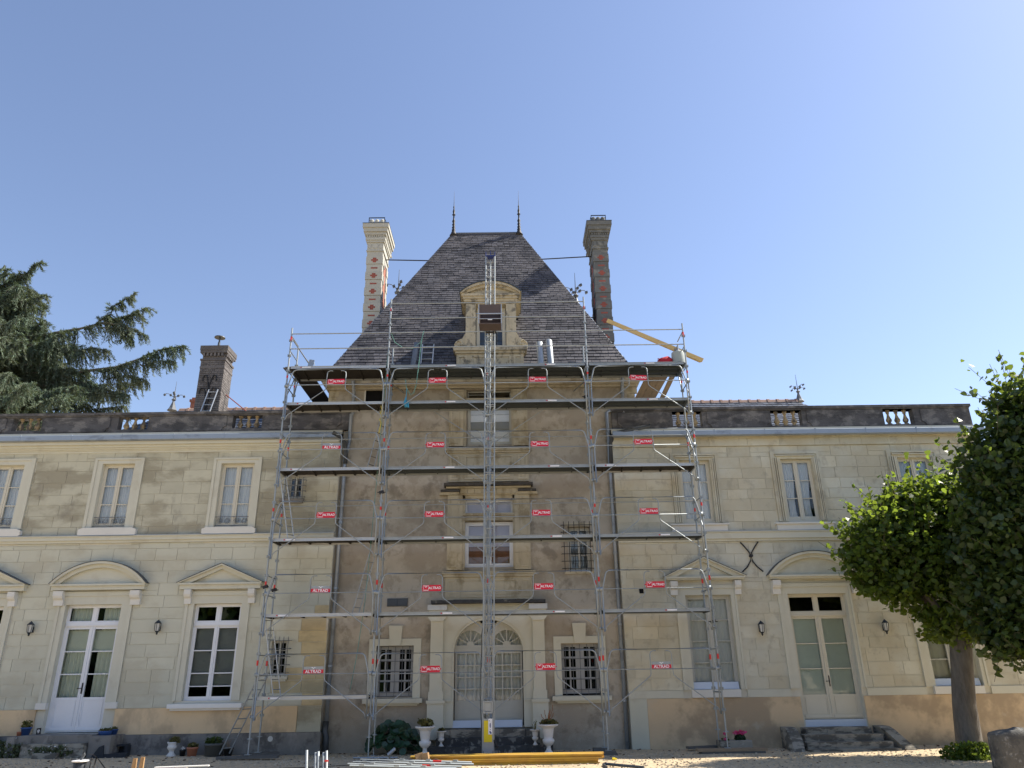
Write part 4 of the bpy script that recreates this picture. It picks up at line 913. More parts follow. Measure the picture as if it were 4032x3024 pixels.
# house steps: centre
def steps(name, label, rows, m):
    t = thing(name, ((rows[0][0] + rows[0][1]) / 2, rows[0][2], 0), label, 'steps')
    for x0, x1, y0, y1, z0, z1, mm in rows:
        x = x0; 
        while x < x1 - .01:
            l = min(rnd.uniform(.5, .9), x1 - x); l = x1 - x if x1 - x - l < .25 else l
            piece('step', mm, x + .003, x + l - .003, y0 - rnd.uniform(0, .012), y1, z0, z1 - rnd.uniform(0, .006), t); x += l
    return t
cs = steps('stone_steps', 'dark mossy stone steps up to the arched double door', [(-1.72, 1.66, .62, .9, -.05, .19, 'step_dark'), (-1.40, 1.34, .9, 1.18, -.05, .37, 'step_dark'), (-1.05, .95, 1.18, 1.78, -.05, .56, 'step_stone')], 'step_stone')
split_build(MB().box(-1.40, -1.06, 1.2, 1.5, 0, .54).box(.96, 1.34, 1.2, 1.5, 0, .52), 'side_stone', 'step_stone', cs)
MB().obox((-.56, 1.56, .665), (.47, 0, 0), (0, .012, -.003), (0, .03, .09)).build('weather_board', 'board_blue', tw)
MB().obox((.47, 1.56, .665), (.41, 0, 0), (0, .012, -.003), (0, .03, .09)).build('weather_board', 'board_blue', tw)
rs = steps('stone_steps', 'four worn stone steps with curved side walls under the cream door', [(8.05, 10.35, -.02, .28, -.05, .05, 'step_stone'), (8.10, 10.30, .28, .60, -.05, .19, 'step_stone'), (8.18, 10.22, .60, .95, -.05, .345, 'step_stone'), (8.36, 10.10, .95, 1.44, -.05, .485, 'step_stone')], 'step_stone')
for sg, xx in ((1, 7.95), (-1, 10.45)):
    p = MB(); pr = [(1.33, -.05), (1.33, .50), (.95, .50), (.7, .42), (.35, .25), (.05, .06), (.0, -.05)]; nn_ = len(pr)
    off = [0, 0, 0, -.02, -.06, -.14, -.2]
    p.add([(xx + sg * o_ - .14, y, z) for (y, z), o_ in zip(pr, off)] + [(xx + sg * o_ + .14, y, z) for (y, z), o_ in zip(pr, off)], [tuple(range(nn_)), tuple(range(nn_, 2 * nn_))[::-1]] + [(i, (i + 1) % nn_, (i + 1) % nn_ + nn_, i + nn_) for i in range(nn_)])
    p.build('side_wall', 'step_stone', rs)
ls = steps('stone_steps', 'low grey steps beneath the white door between the blue pots', [(-12.2, -10.3, .62, 1.32, .0, .60, 'plinth_dark'), (-11.95, -10.35, .42, .62, .0, .42, 'step_stone'), (-11.5, -10.9, .2, .42, .05, .22, 'step_stone')], 'step_stone')
split_build(MB().box(-12.4, -12.2, .5, 1.3, 0, .58).box(-10.3, -9.75, .55, 1.3, 0, .57), 'side_stone', 'plinth_dark', ls)

# ------------------------------------------------------------------ pipes on the facade
def pipe(name, label, pts, r, m='zinc', collars=(), cat='downpipe', foot=None):
    t = tag(MB().tube(pts, r, 10).build(name, m, None, True), label, cat)
    if collars:
        c = MB()
        for z in collars:
            for i in range(len(pts) - 1):
                a, b = Vector(pts[i]), Vector(pts[i + 1])
                if min(a.z, b.z) <= z <= max(a.z, b.z) and abs(a.z - b.z) > .05:
                    p = a.lerp(b, (z - a.z) / (b.z - a.z)); c.tube([p - Vector((0, 0, .03)), p + Vector((0, 0, .03))], r * 1.25, 10); c.box(p.x - .01, p.x + .01, p.y, p.y + .12, p.z - .015, p.z + .015); break
        split_build(c, 'collar', m, t)
    if foot: MB().tube(foot, r * 1.45, 10).build('foot', 'zinc_dark', t, True)
    return t
pipe('downpipe', 'zinc downpipe in the corner between the left wing and the plaster pavilion', [(-4.34, 1.50, 9.62), (-4.34, 1.50, 8.70), (-4.43, 1.48, 8.2), (-4.44, 1.48, .78)], .055, 'zinc', (8.1, 6.2, 4.3, 2.2), foot=[(-4.44, 1.46, .80), (-4.45, 1.44, .55), (-4.40, 1.42, .40), (-4.40, 1.42, -.02)])
pipe('downpipe', 'zinc downpipe in the corner beside the right wing, bent over the parapet top', [(4.25, 1.55, 9.63), (3.80, 1.50, 9.63), (3.71, 1.49, 9.55), (3.71, 1.49, 8.0), (3.70, 1.49, -.02)], .055, 'zinc', (8.9, 7.0, 5.2, 3.2, 1.2))
pipe('gutter_outlet', 'long dark bent outlet pipe on the gutter next to the anchor cross wing', [(4.95, 1.00, 8.93), (4.75, 1.0, 8.90), (3.95, 1.08, 8.76), (3.80, 1.25, 8.68), (3.76, 1.40, 8.45), (3.74, 1.44, 7.9)], .062, 'zinc_dark', cat='pipe')
pipe('gutter_outlet', 'dark bent outlet pipe from the left gutter end', [(-4.75, 1.0, 8.86), (-4.50, 1.05, 8.72), (-4.42, 1.25, 8.60), (-4.40, 1.40, 8.30), (-4.40, 1.44, 8.0)], .062, 'zinc_dark', cat='pipe')
for x, s in ((-4.30, 'left'), (4.25, 'right')):
    pipe('downpipe', 'short downpipe high on the plaster wall near its %s corner' % s, [(x, 1.2, 10.86), (x, 1.26, 10.6), (x, 1.50, 10.35), (x, 1.51, 9.1 if s == 'right' else 9.6)], .05, 'zinc', (10.2,))

# ------------------------------------------------------------------ lanterns
def lantern(x, z, label):
    y = WY - .13; t = thing('wall_lantern', (x, WY, z), label, 'lantern', 'wall lanterns')
    b = MB()
    b.lathe([(.012, -.20), (.03, -.17), (.02, -.15), (.055, -.11), (.06, -.10)], (x, y, z), 6); b.lathe([(.092, .10), (.085, .115), (.045, .165), (.02, .185), (.012, .20)], (x, y, z), 6)
    for k in range(6):
        a = math.pi * 2 * (k + .5) / 6; b.tube([(x + .06 * math.cos(a), y + .06 * math.sin(a), z - .10), (x + .082 * math.cos(a), y + .082 * math.sin(a), z + .10)], .008, 4)
    b.build('frame', 'lantern_black', t); b = MB(); b.tube([(x, y + .06, z + .02), (x, WY + .01, z - .02)], .014, 6); b.box(x - .04, x + .04, WY - .02, WY + .01, z - .10, z + .06); b.build('bracket', 'lantern_black', t)
    MB().lathe([(.052, -.098), (.074, .098)], (x, y, z), 6).build('glass', 'lamp_glass', t)
lantern(-12.85, 3.29, 'black wall lantern beside the white door on the left, nearest the picture edge')
lantern(-9.29, 3.28, 'black wall lantern between the white glazed door and the white sash window')
lantern(7.63, 3.02, 'black wall lantern between the scaffold and the cream door with steps')
lantern(11.12, 3.01, 'black wall lantern between the cream door and the tree trunk')

# ------------------------------------------------------------------ scaffold
sc = thing('scaffold', (0, .4, 0), 'galvanised four bay scaffold with red signs standing before the plaster pavilion', 'scaffold')
LV = [1.47, 3.5, 5.5, 7.5, 9.5]; TOP = 10.66; XS = [-6, -3, 0, 3, 6]; RY = .80
def standard(x, y, zt, reds, foot):
    b = MB(); b.tube([(x, y, .50), (x, y, zt)], .0245, 8); b.tube([(x, y, foot), (x, y, .55)], .017, 6); b.tube([(x, y, .475), (x, y, .505)], .05, 8)
    b.tube([(x - .07, y, .49), (x + .07, y, .49)], .010, 5); b.box(x - .075, x + .075, y - .075, y + .075, foot, foot + .012)
    z = 1.0
    while z < zt - .1:
        b.box(x - .052, x - .030, y - .024, y + .024, z - .035, z + .035); b.box(x + .030, x + .052, y - .024, y + .024, z - .035, z + .035); b.tube([(x, y, z - .006), (x, y, z + .006)], .045, 6); z += .5
    for k in range(6):
        zz = 2.4 + 2 * k
        if zz < zt: b.tube([(x, y, zz - .06), (x, y, zz + .06)], .030, 8)
    o = b.build('standard', 'galvanised', sc, False)
    r = MB()
    for z in reds:
        if z < zt: r.tube([(x, y, z - .075), (x, y, z + .075)], .0275, 8)
    split_build(r, 'red_band', 'band_red', o)
RED = [2.29, 4.29, 6.32, 8.31, 10.34, 12.47]
FOOT = {-6: .115, -3: 0.0, 0: 0.0, 3: .10, 6: .115}
for x in XS:
    standard(x, 0, 11.92 if abs(x) == 6 else 12.88, RED if abs(x) < 6 else RED[:5] + [11.55], FOOT[x] + (gz(x, 0) if x < -5 else 0)); standard(x, RY, 11.56, RED[:5], FOOT[x] if abs(x) > 2.5 else 0.0)
# guardrails (one pressed frame per bay and level)
g = MB(); pth = [(-1.42, -.58), (-1.42, .40), (-1.405, .55), (-1.33, .86), (-1.30, .94), (-1.24, .985), (-1.16, 1.0)]
g.tube([(x, 0, z) for x, z in pth + [(-x, z) for x, z in pth[::-1]]], .0195, 8)
g.tube([(-1.40, 0, .51), (1.40, 0, .51)], .014, 6)
for s in (1, -1): g.tube([(s * x, 0, z) for x, z in ((.12, .955), (.20, .955), (.255, .93), (.28, .87), (.285, .42), (.30, .36), (.34, .32), (1.33, -.41), (1.375, -.46), (1.39, -.56))], .0135, 6)
for s in (1, -1): g.box(s * 1.45 - .05, s * 1.45 + .05, -.012, .03, .46, .56); g.box(s * 1.45 - .03, s * 1.45 + .03, -.012, .03, -.52, -.46)
GM = g.mesh('guardrail', 'galvanised', True)
def text_mesh(s, size, m):
    cu = bpy.data.curves.new('lettering', 'FONT'); cu.body = s; cu.size = size; cu.align_x = 'CENTER'; cu.align_y = 'CENTER'; cu.extrude = .0008; cu.offset = size * .02; cu.resolution_u = 2
    o = bpy.data.objects.new('lettering', cu); COL.objects.link(o); o.rotation_euler = (math.pi / 2, 0, 0)
    me = bpy.data.meshes.new_from_object(o.evaluated_get(bpy.context.evaluated_depsgraph_get())); me.transform(Matrix.Rotation(math.pi / 2, 4, 'X'))
    bpy.data.objects.remove(o); bpy.data.curves.remove(cu); me.materials.clear(); me.materials.append(MATS[m]); me.name = 'lettering'; return me
T1 = text_mesh('ALTRAD', .088, 'label_white'); T2 = text_mesh('ALTRAD', .108, 'label_white')
def bird(mb, cx, cz, w, h): mb.add([(cx - w, -.0165, cz + h * .75), (cx - w * .35, -.0165, cz + h), (cx, -.0165, cz + h * .2), (cx + w * .35, -.0165, cz + h), (cx + w, -.0165, cz + h * .75), (cx + w * .45, -.0165, cz + h * .45), (cx, -.0165, cz - h * .35), (cx - w * .45, -.0165, cz + h * .45)], [(0, 1, 7), (1, 2, 6, 7), (2, 3, 5, 6), (3, 4, 5)])
SA = MB().box(-.25, .25, -.014, -.006, .525, .685); SA.box(-.285, -.25, -.008, 0, .59, .62).box(.25, .285, -.008, 0, .59, .62); SA = SA.mesh('sign_board', 'sign_red')
SB = MB().box(-.255, .255, -.014, -.006, .525, .615).mesh('sign_board', 'sign_red')
SBT = MB().box(-.255, .255, -.014, -.006, .617, .69); SBT = SBT.mesh('sign_header', 'galvanised')
lg = MB(); lg.frame(-.225, -.085, .54, .675, .007, -.0165, -.0145); bird(lg, -.155, .625, .048, .034); lg.box(-.205, -.105, -.0165, -.0145, .552, .560); LG = lg.mesh('emblem', 'label_white')
lb = MB(); bird(lb, 0, .645, .07, .034); LBm = lb.mesh('emblem', 'label_white')
for li, z in enumerate(LV):
    for bi in range(4):
        cx = -4.5 + 3 * bi + rnd.uniform(-.012, .012); zz = z + rnd.uniform(-.012, .012); y = -.075
        rt = (rnd.gauss(0, .012), rnd.gauss(0, .004), rnd.gauss(0, .035)); obj('guardrail', GM, sc, (cx, y, zz))
        alt = (bi == 0 and li in (0, 1, 3)) or (bi == 3 and li == 0)
        s_ = obj('sign_board', SB if alt else SA, sc, (cx, y, zz), None, rt); s_['label'] = 'red and silver ALTRAD sign' if alt else 'red ALTRAD sign with square emblem'
        if alt: kids = (('sign_header', SBT, (0, 0, 0)), ('emblem', LBm, (0, 0, 0)), ('lettering', T2, (0, -.0155, .567)))
        else: kids = (('emblem', LG, (0, 0, 0)), ('lettering', T1, (.085, -.0155, .605)))
        for kn, km, kl in kids:
            ko = bpy.data.objects.new(kn, km); COL.objects.link(ko); ko.parent = s_; ko.location = kl
# decks
def deck(x0, x1, z, y0, y1, alu, n=1):
    b = MB(); h = .085; b.cur = 0
    b.box(x0, x1, y0, y0 + .02, z - h, z); b.box(x0, x1, y1 - .02, y1, z - h, z); b.box(x0, x1, y0 - .012, y0, z - .022, z - .004)
    if alu: b.box(x0, x1, y0 - .012, y0, z - h, z - h + .02)
    b.cur = 1; b.box(x0, x1, y0 + .02, y1 - .02, z - .03, z - .006)
    if alu:
        for i in range(5): xx = x0 + (x1 - x0) * (i + .5) / 5; b.box(xx - .02, xx + .02, y0 + .02, y1 - .02, z - .07, z - .03)
    else:
        w = (y1 - y0) / n
        for k in range(1, n): b.box(x0, x1, y0 + w * k - .03, y0 + w * k - .004, z - h, z - .03); b.box(x0, x1, y0 + w * k + .004, y0 + w * k + .03, z - h, z - .03)
        for i in range(3): xx = x0 + (x1 - x0) * (i + .5) / 3; b.box(xx - .015, xx + .015, y0 + .02, y1 - .02, z - .06, z - .03)
    for xx in (x0, x1): b.box(xx - .03, xx + .03, y0 + .01, y1 - .01, z - .09, z - .05)
    o = b.build('deck', ['aluminium' if alu else 'galvanised', 'deck_ply' if alu else 'deck_steel'], sc)
    xl = x0 + (x1 - x0) * (.12 if alu else .60); MB().box(xl, xl + .26, y0 - .0145, y0 - .0125, z - .062, z - .026).build('label_plate', 'label_white', o); MB().box(xl - .05, xl - .02, y0 - .0145, y0 - .0125, z - .06, z - .03).build('label_mark', 'sign_red', o)
    return o
deck(-5.93, -3.07, LV[0], .03, .74, True)
for li in range(1, 5):
    for bi in range(4): deck(XS[bi] + .07, XS[bi + 1] - .07, LV[li], .03, .74, bi == 0 or (bi == 3 and li == 3), 2)
for bi in range(4): deck(XS[bi] + .07, XS[bi + 1] - .07, TOP, .03, 1.06, bi == 0, 3)
# transoms, ledgers, braces, end rails
def rod(name, pts, r=.02, m='galvanised'): return MB().tube(pts, r, 7).build(name, m, sc)
for x in XS:
    for z in LV + [TOP]: rod('transom', [(x, 0, z - .06), (x, RY if z < TOP else 1.06, z - .06)], .022)
    split_build(MB().tube([(x, RY, 9.9), (x, 1.06, 10.58)], .018, 6).tube([(x, 1.06, 10.5), (x, 1.06, 11.0)], .02, 6), 'console_bracket', 'galvanised_dull', sc)
for x0, x1, zs in ((-6, -3, (11.22, 11.72)), (-3, 3, (11.22, 11.72, 12.21, 12.72)), (3, 6, (11.22, 11.72))):
    for z in zs: rod('handrail', [(x0 + .02, 0, z), (x1 - .02, 0, z + (.0 if z < 12 else 0))], .017)
for z in (6.55, 8.58):
    for b in range(4): rod('rear_rail', [(XS[b], RY, z), (XS[b + 1], RY, z)], .015, 'galvanised_dull')
for s in (-1, 1): rod('brace', [(s * .1, RY - .03, 8.35), (s * 2.0, RY - .03, 9.65)], .015, 'galvanised_dull'); rod('wall_tie', [(s * 3.0, .1, 10.15), (s * 2.72, TY, 10.35)], .02, 'galvanised_dull')
for x in (-6, 6):
    for z in LV + [TOP]:
        for dz in (.5, 1.0): rod('end_rail', [(x, .02, z + dz), (x, RY - .02, z + dz)], .016)
    for z in LV[1:]: rod('brace', [(x, .02, z + .1), (x, RY - .02, z + 1.1)], .015, 'galvanised_dull')
rod('brace', [(-6, 0, 11.6), (-5.4, .78, 10.75)], .018, 'iron_grey'); rod('brace', [(-5.75, RY, 11.25), (-5.3, .9, 10.75)], .018, 'iron_grey')
for p in ((-6, .0, 4.2), (-6, .8, 4.2), (-3, 0, 6.75), (3, RY, 9.85), (6, .1, 3.15)): MB().obox(p, (.06, .01, .02), (0, .05, 0), (-.01, 0, .035)).tube([(p[0] - .12, p[1], p[2]), (p[0] + .12, p[1], p[2])], .012, 5).build('coupler', 'iron', sc)
# boards under the feet
def board(name, label, p, q, w, t, m, cat='board', grp=None): return tag(MB().plank(p, q, w, t).build(name, m), label, cat, grp)
G = 'boards under the scaffold feet'
board('sole_board', 'grey timber sole board under the front left scaffold foot', (-6.75, -.02, .075), (-5.25, .05, .08), .22, .06, 'plank_grey', grp=G)
board('sole_board', 'short grey board crossing under the left scaffold legs', (-6.35, .55, .085), (-5.5, .95, .09), .22, .05, 'plank_grey', grp=G)
board('sole_board', 'pale edged timber sole board in front of the flower trough', (5.22, -.02, .082), (6.95, .0, .082), .26, .062, 'plank_old', grp=G)
board('sole_board', 'dark board lying under the pale edged one by the trough', (5.30, .02, .025), (6.90, .02, .025), .30, .045, 'plank_grey', grp=G)
board('sole_board', 'dark plank behind the pale sole board, against the stone trough', (5.15, .78, .07), (6.4, .95, .09), .22, .05, 'plank_grey', grp=G)
tag(MB().box(2.75, 3.22, -.14, .14, .0, .048).build('sole_block', 'plank_grey'), 'lower dark timber block under the scaffold foot near the yellow plug', 'block', 'blocks under the scaffold foot')
tag(MB().box(2.80, 3.18, -.12, .12, .05, .098).build('sole_block', 'plank_grey'), 'upper dark timber block under the scaffold foot near the yellow plug', 'block', 'blocks under the scaffold foot')
tag(MB().box(2.70, 3.05, .66, .94, .0, .098).build('sole_block', 'plank_grey'), 'dark timber block under the rear scaffold leg by the stepped pipe corner', 'block')

# ladders
def ladder(label, p, q, w, rungs, m='galvanised', side=(1, 0, 0), r=.017, rung='galvanised_dull'):
    p, q, s = Vector(p), Vector(q), Vector(side) * w / 2; t = tag(MB().tube([p - s, q - s], r, 6).tube([p + s, q + s], r, 6).build('ladder', m), label, 'ladder', 'ladders')
    b = MB()
    for i in range(rungs): c = p.lerp(q, (i + .6) / rungs); b.tube([c - s, c + s], r * .75, 5)
    split_build(b, 'rung', rung, t, 0.); return t
ladder('metal ladder leaning from the gravel up to the lowest scaffold deck', (-6.85, .75, .10), (-5.95, .42, 1.95), .30, 8, 'galvanised_dull', (.55, .83, 0))
ladder('white rail ladder between the lowest and second deck in front of the barred window', (-5.55, .45, 1.48), (-5.98, .45, 3.46), .26, 8, 'aluminium', (.5, .87, 0), .014)
ladder('light ladder in the leftmost bay passing in front of the upper barred window', (-5.56, .45, 5.52), (-5.98, .45, 7.46), .26, 8, 'aluminium', (.45, .89, 0), .014)
ladder('ladder climbing to the third deck beside the left middle uprights', (-3.62, .45, 3.52), (-3.16, .45, 5.46), .26, 8, 'galvanised_dull', (.5, .87, 0), .012)
ladder('ladder with dark rungs hung behind the uprights below the fifth deck', (-3.45, .45, 7.53), (-3.06, .45, 9.44), .26, 8, 'galvanised_dull', (.5, .87, 0), .012, 'iron')
ladder('short aluminium roof ladder lying on the slates left of the dormer', (-1.98, .98, 10.69), (-1.98, 1.50, 12.0), .37, 5, 'aluminium', (1, 0, 0), .022, 'aluminium')
ladder('aluminium ladder standing against the grey brick chimney', (-10.16, 4.0, 10.05), (-10.0, 4.36, 11.62), .32, 6, 'aluminium', (1, 0, 0), .022, 'aluminium')

# ------------------------------------------------------------------ hoist
ho = thing('material_hoist', (.02, -.5, 0), 'lattice mast material hoist with yellow base panel and brown carriage up at the dormer', 'hoist')
m = MB(); HX0, HX1, HY0, HY1, HT = -.13, .145, -.52, -.36, 14.08
lean = lambda z: .10 * z / HT
def hp_(k, z): return (((HX0, HY0), (HX1, HY0), ((HX0 + HX1) / 2, HY1))[k][0] + lean(z), ((HX0, HY0), (HX1, HY0), ((HX0 + HX1) / 2, HY1))[k][1], z)
for k, r in ((0, .019), (1, .019), (2, .022)): m.tube([hp_(k, .02), hp_(k, HT)], r, 7)
m.tube([(HX0 + .045 + lean(2), HY1 - .01, 1.3), (HX0 + .19, HY1 - .01, HT - 1)], .012, 5)
z = 1.35; k = 0
while z < HT - .1:
    m.tube([hp_(0, z), hp_(1, z)], .010, 5); m.tube([hp_(0, z), hp_(2, z + .02)], .008, 4); m.tube([hp_(1, z), hp_(2, z + .02)], .008, 4)
    if k % 4 == 3: m.tube([hp_(0, z + .05), hp_(1, z + .05)], .012, 5)
    m.tube([hp_(0, z) if k % 2 else hp_(2, z), hp_(2, z + .25) if k % 2 else hp_(0, z + .25)], .008, 4); m.tube([hp_(1, z) if k % 2 else hp_(2, z), hp_(2, z + .25) if k % 2 else hp_(1, z + .25)], .008, 4)
    z += .25; k += 1
m.build('mast', 'galvanised', ho)
MB().frame(-.04, .26, HT - .02, HT + .14, .022, -.55, -.33, 'LRB').box(.10, .12, -.46, -.44, HT, HT + .22).build('mast_head', 'hoist_blue', ho)
m = MB(); m.box(-.13, .145, -.56, -.53, .18, .9); m.box(-.10, .115, -.58, -.56, .0, .18); m.frame(-.11, .125, 1.02, 1.30, .03, -.56, -.40); m.box(-.08, .09, -.52, -.42, 1.06, 1.26); m.build('base_frame', 'galvanised_dull', ho)
MB().box(-.09, .035, -.59, -.565, .40, .86).box(-.092, .105, -.585, -.563, .38, .56).build('base_panel', 'hoist_yellow', ho)
lb_ = MB().box(.015, .115, -.602, -.588, .55, .90).build('label_plate', 'label_white', ho)
mk = MB()
for x0, x1, z0, z1 in ((.055, .075, .70, .80), (.050, .062, .72, .78), (.045, .075, .59, .625), (.06, .095, .565, .60), (.04, .05, .84, .87), (.056, .08, .655, .668)): mk.box(x0, x1, -.605, -.6025, z0, z1)
mk.build('print', 'hoist_blue', lb_)
m = MB(); bx0, bx1, by0, by1 = -.22, .43, -1.02, -.54
m.frame(bx0 - .02, bx1 + .02, 11.50, 12.13, .025, by0 - .02, by0, 'LR'); m.box(bx0 - .03, bx1 + .03, by0 - .03, by0, 11.795, 11.825); m.box(bx0 - .03, bx1 + .03, by0 - .025, by0, 11.64, 11.655); m.box(bx0 - .02, bx1 + .02, by1, by1 + .03, 11.5, 12.13)
for xx in (bx0 - .08, bx1 + .02): m.box(xx, xx + .06, by0 + .02, by0 + .06, 11.83, 11.85)
car = m.build('carriage', 'aluminium', ho)
split_build(MB().box(bx0, bx1, by0, by0 + .02, 11.825, 12.13), 'front_panel', 'hoist_brown', car)
m = MB(); m.box(bx0, bx1, by0, by1, 11.49, 11.52); m.box(bx0, bx0 + .015, by0 + .02, by1, 11.52, 12.1); m.box(bx1 - .015, bx1, by0 + .02, by1, 11.52, 12.1); m.box(bx0, bx1, by1 - .02, by1, 11.52, 12.1); m.build('tray', 'hoist_brown', car)
MB().box(.04, .17, by0 - .03, by0 - .024, 11.60, 11.625).build('label_plate', 'label_white', car)
MB().tube([(.28, -.5, 11.46), (.10, -.5, 11.46), (-.05, -.5, 11.46)], .035, 8).tube([(.26, -.5, 12.17), (.16, -.5, 12.17)], .03, 8).build('rollers', 'iron', car)
cb = MB(); cb.tube([(-.17 + .02 * math.sin(z * 3), -.5 + .02 * math.cos(z * 2), z) for z in [.1 + .25 * i for i in range(12)]] + [(-.10, -.45, 3.2)], .010, 5); cb.tube([(.15, -.5, .3), (.24, -.55, .25), (.28, -.6, .05), (.5, -.7, .02), (.9, -.9, .02)], .012, 5); cb.tube([(.155, -.54, .42), (.22, -.56, .30), (.26, -.56, .26)], .03, 6); cb.build('cable', 'iron', ho)

# ------------------------------------------------------------------ things on the scaffold
def rope(label, pts, r, m): return tag(MB().tube(pts, r, 5).build('rope', m, None, True), label, 'rope', 'ropes')
rope('green rope hanging over the top rail beside the roof ladder', [(-1.95, -.02, 11.75), (-1.97, .0, 11.74), (-2.02, -.05, 11.3), (-2.07, -.06, 10.6), (-2.12, -.04, 10.0), (-2.2, .03, 9.75), (-2.3, .05, 9.7), (-2.42, 0, 9.9), (-2.45, -.03, 10.15)], .012, 'rope_green')
rope('slack green rope strung between the upright and the roof ladder', [(-2.95, 0, 11.7), (-2.85, .1, 11.45), (-2.6, .2, 11.3), (-2.3, .2, 11.28), (-2.05, .1, 11.45), (-1.95, -.02, 11.75)], .010, 'rope_green')
rope('green rope running down inside the second row of uprights', [(-3.06, .3, 11.6), (-3.10, .35, 10.6), (-3.13, .35, 9.6), (-3.18, .35, 8.4), (-3.22, .35, 7.2), (-3.28, .35, 5.6), (-3.36, .35, 3.8), (-3.5, .35, 2.4), (-3.62, .35, 1.6)], .009, 'rope_green')
rope('yellow rope tangle tied below the fifth deck', [(-3.2, .3, 9.45), (-3.16, .28, 9.3), (-3.22, .3, 9.22), (-3.15, .3, 9.1), (-3.22, .28, 9.02), (-3.17, .3, 8.9), (-3.22, .3, 8.6)], .014, 'rope_yellow')
t = tag(MB().tube([(-2.42, .02, 9.62), (-2.44, .0, 9.45), (-2.40, .0, 9.30)], [.02, .045, .05], 7).tube([(-2.40, .0, 9.9), (-2.42, .02, 9.62)], .010, 5).tube([(-2.36, .0, 9.5), (-2.34, .0, 9.28)], .025, 5).build('rope_knot', 'rope_blue'), 'blue knotted rope end hanging at the fifth deck edge', 'rope')
def roll(label, x, y, z0, z1, r, m, lean_=.0, open_=True):
    n = 14; pr = [(r * .96, 0), (r, .02), (r, (z1 - z0) * .5), (r * .98, z1 - z0)]; b = MB(); b.lathe(pr + ([(r * .6, z1 - z0 + .01), (r * .5, z1 - z0 - .03)] if open_ else [(r * .5, z1 - z0 + .05)]), (0, 0, 0), n)
    b.v = [(vx + x + lean_ * vz, vy * .9 + y + .2 * vz, vz + z0) for vx, vy, vz in b.v]
    return tag(b.build('lead_roll', m, None, True), label, 'roll', 'rolls of lead sheet')
roll('grey lead roll leaning on the slates left of the roof ladder', -2.41, .92, 10.66, 11.90, .085, 'lead', .08)
r1 = roll('pale wrapped lead roll right of the dormer, the nearer to the dormer', 1.67, .9, 10.66, 11.86, .105, 'galvanised_dull', -.03)
r2 = roll('pale wrapped lead roll right of the dormer with a bulging top', 1.98, .9, 10.66, 11.92, .105, 'galvanised_dull', -.03, False)
# ramps of boards down to the side roofs
def ramp(label, p, q, w, t, m, grp): return tag(MB().plank(p, q, w, t).build('ramp_plank', m), label, 'plank', grp)
ramp('dark wide board running back from the top deck at its left end', (-5.75, 1.07, 10.655), (-5.75, 3.7, 10.665), .60, .04, 'deck_ply', 'ramp boards')
for dx, lab in ((0, 'old plank under the sky at the right end, nearest the plaster wall'), (.235, 'old plank under the sky at the right end, second from the plaster wall'), (.47, 'old plank under the sky at the right end, third from the plaster wall')):
    ramp(lab, (5.10 + dx, 1.07, 10.655), (5.06 + dx, 3.7, 10.66), .225, .035, 'plank_old', 'ramp boards')
ramp('old plank under the sky at the right end, set apart from the other three', (5.83, 1.07, 10.655), (5.90, 3.7, 10.66), .16, .035, 'plank_old', 'ramp boards')
tag(MB().plank((-6.25, .55, 10.74), (-5.5, .50, 10.73), .42, .03).plank((-6.2, .55, 10.775), (-5.55, .50, 10.765), .35, .03).build('board', 'plank_grey'), 'dark boards lying on the top deck at its left end', 'board')
tag(MB().plank((-5.46, .35, 10.68), (-5.40, .35, 11.0), .16, .02, (0, 1, 0)).tube([(-5.34, .35, 10.92), (-5.30, .35, 10.78), (-5.36, .35, 10.72)], .012, 5).build('bracket', 'zinc', None), 'small grey metal bracket standing on the top deck near the left end', 'bracket')
for i, (off, dz, lab) in enumerate(((0, 0, 'long pale plank leaning across the sky at the right end, front of the bundle'), (.07, .055, 'long pale plank leaning across the sky at the right end, middle of the bundle'), (.14, .11, 'long pale plank leaning across the sky at the right end, rear of the bundle'))):
    tag(MB().plank((3.90 + off * .3, 1.35 + off, 12.72 + dz * .5), (6.72 - off * .2, .72 + off, 10.98 + dz * .4), .13, .03, (0, 1, .2)).build('plank', 'plank_new'), lab, 'plank', 'planks leaning at the right end')
bk = MB(); bk.lathe([(.19, 0), (.205, .03), (.21, .10), (.20, .42), (.19, .46)], (5.88, .42, TOP + .0), 16); b_ = tag(bk.build('bucket', 'bucket_grey', None, True), 'grey mixing bucket with a dark base beside the red bag on the top deck', 'bucket')
MB().lathe([(.215, .0), (.225, .02), (.225, .07), (.21, .09)], (5.88, .42, TOP), 16).build('base_ring', 'plastic_dark', b_); MB().lathe([(.14, .44), (.10, .52), (.03, .56), (.02, .68)], (5.88, .42, TOP), 10).box(5.76, 5.80, .3, .34, TOP + .5, TOP + .56).build('lid', 'lead', b_)
bgm = MB(); n = 14
bv = []
for k, (rx, rz) in enumerate(((.22, 0), (.25, .08), (.22, .20), (.13, .27))):
    for i in range(n): a = 2 * math.pi * i / n; bv.append((5.45 + rx * math.cos(a) * (1 + .1 * math.sin(3 * a + k)), .38 + .14 * math.sin(a) * (1 - .3 * k / 3), TOP + rz + .035 * math.sin(2 * a + k) * (k > 1)))
bgm.add(bv, [(k * n + i, k * n + (i + 1) % n, (k + 1) * n + (i + 1) % n, (k + 1) * n + i) for k in range(3) for i in range(n)] + [tuple(range(3 * n, 4 * n))])
bg_ = tag(bgm.build('bag', 'bag_red', None, True), 'crumpled red tool bag lying against the grey bucket on the top deck', 'bag'); MB().tube([(5.30, .3, TOP + .2), (5.22, .28, TOP + .22), (5.20, .28, TOP + .12), (5.24, .28, TOP + .05)], .012, 5).build('strap', 'bag_red', bg_); MB().box(5.32, 5.68, .23, .27, TOP + .02, TOP + .07).build('base', 'plastic_dark', bg_)

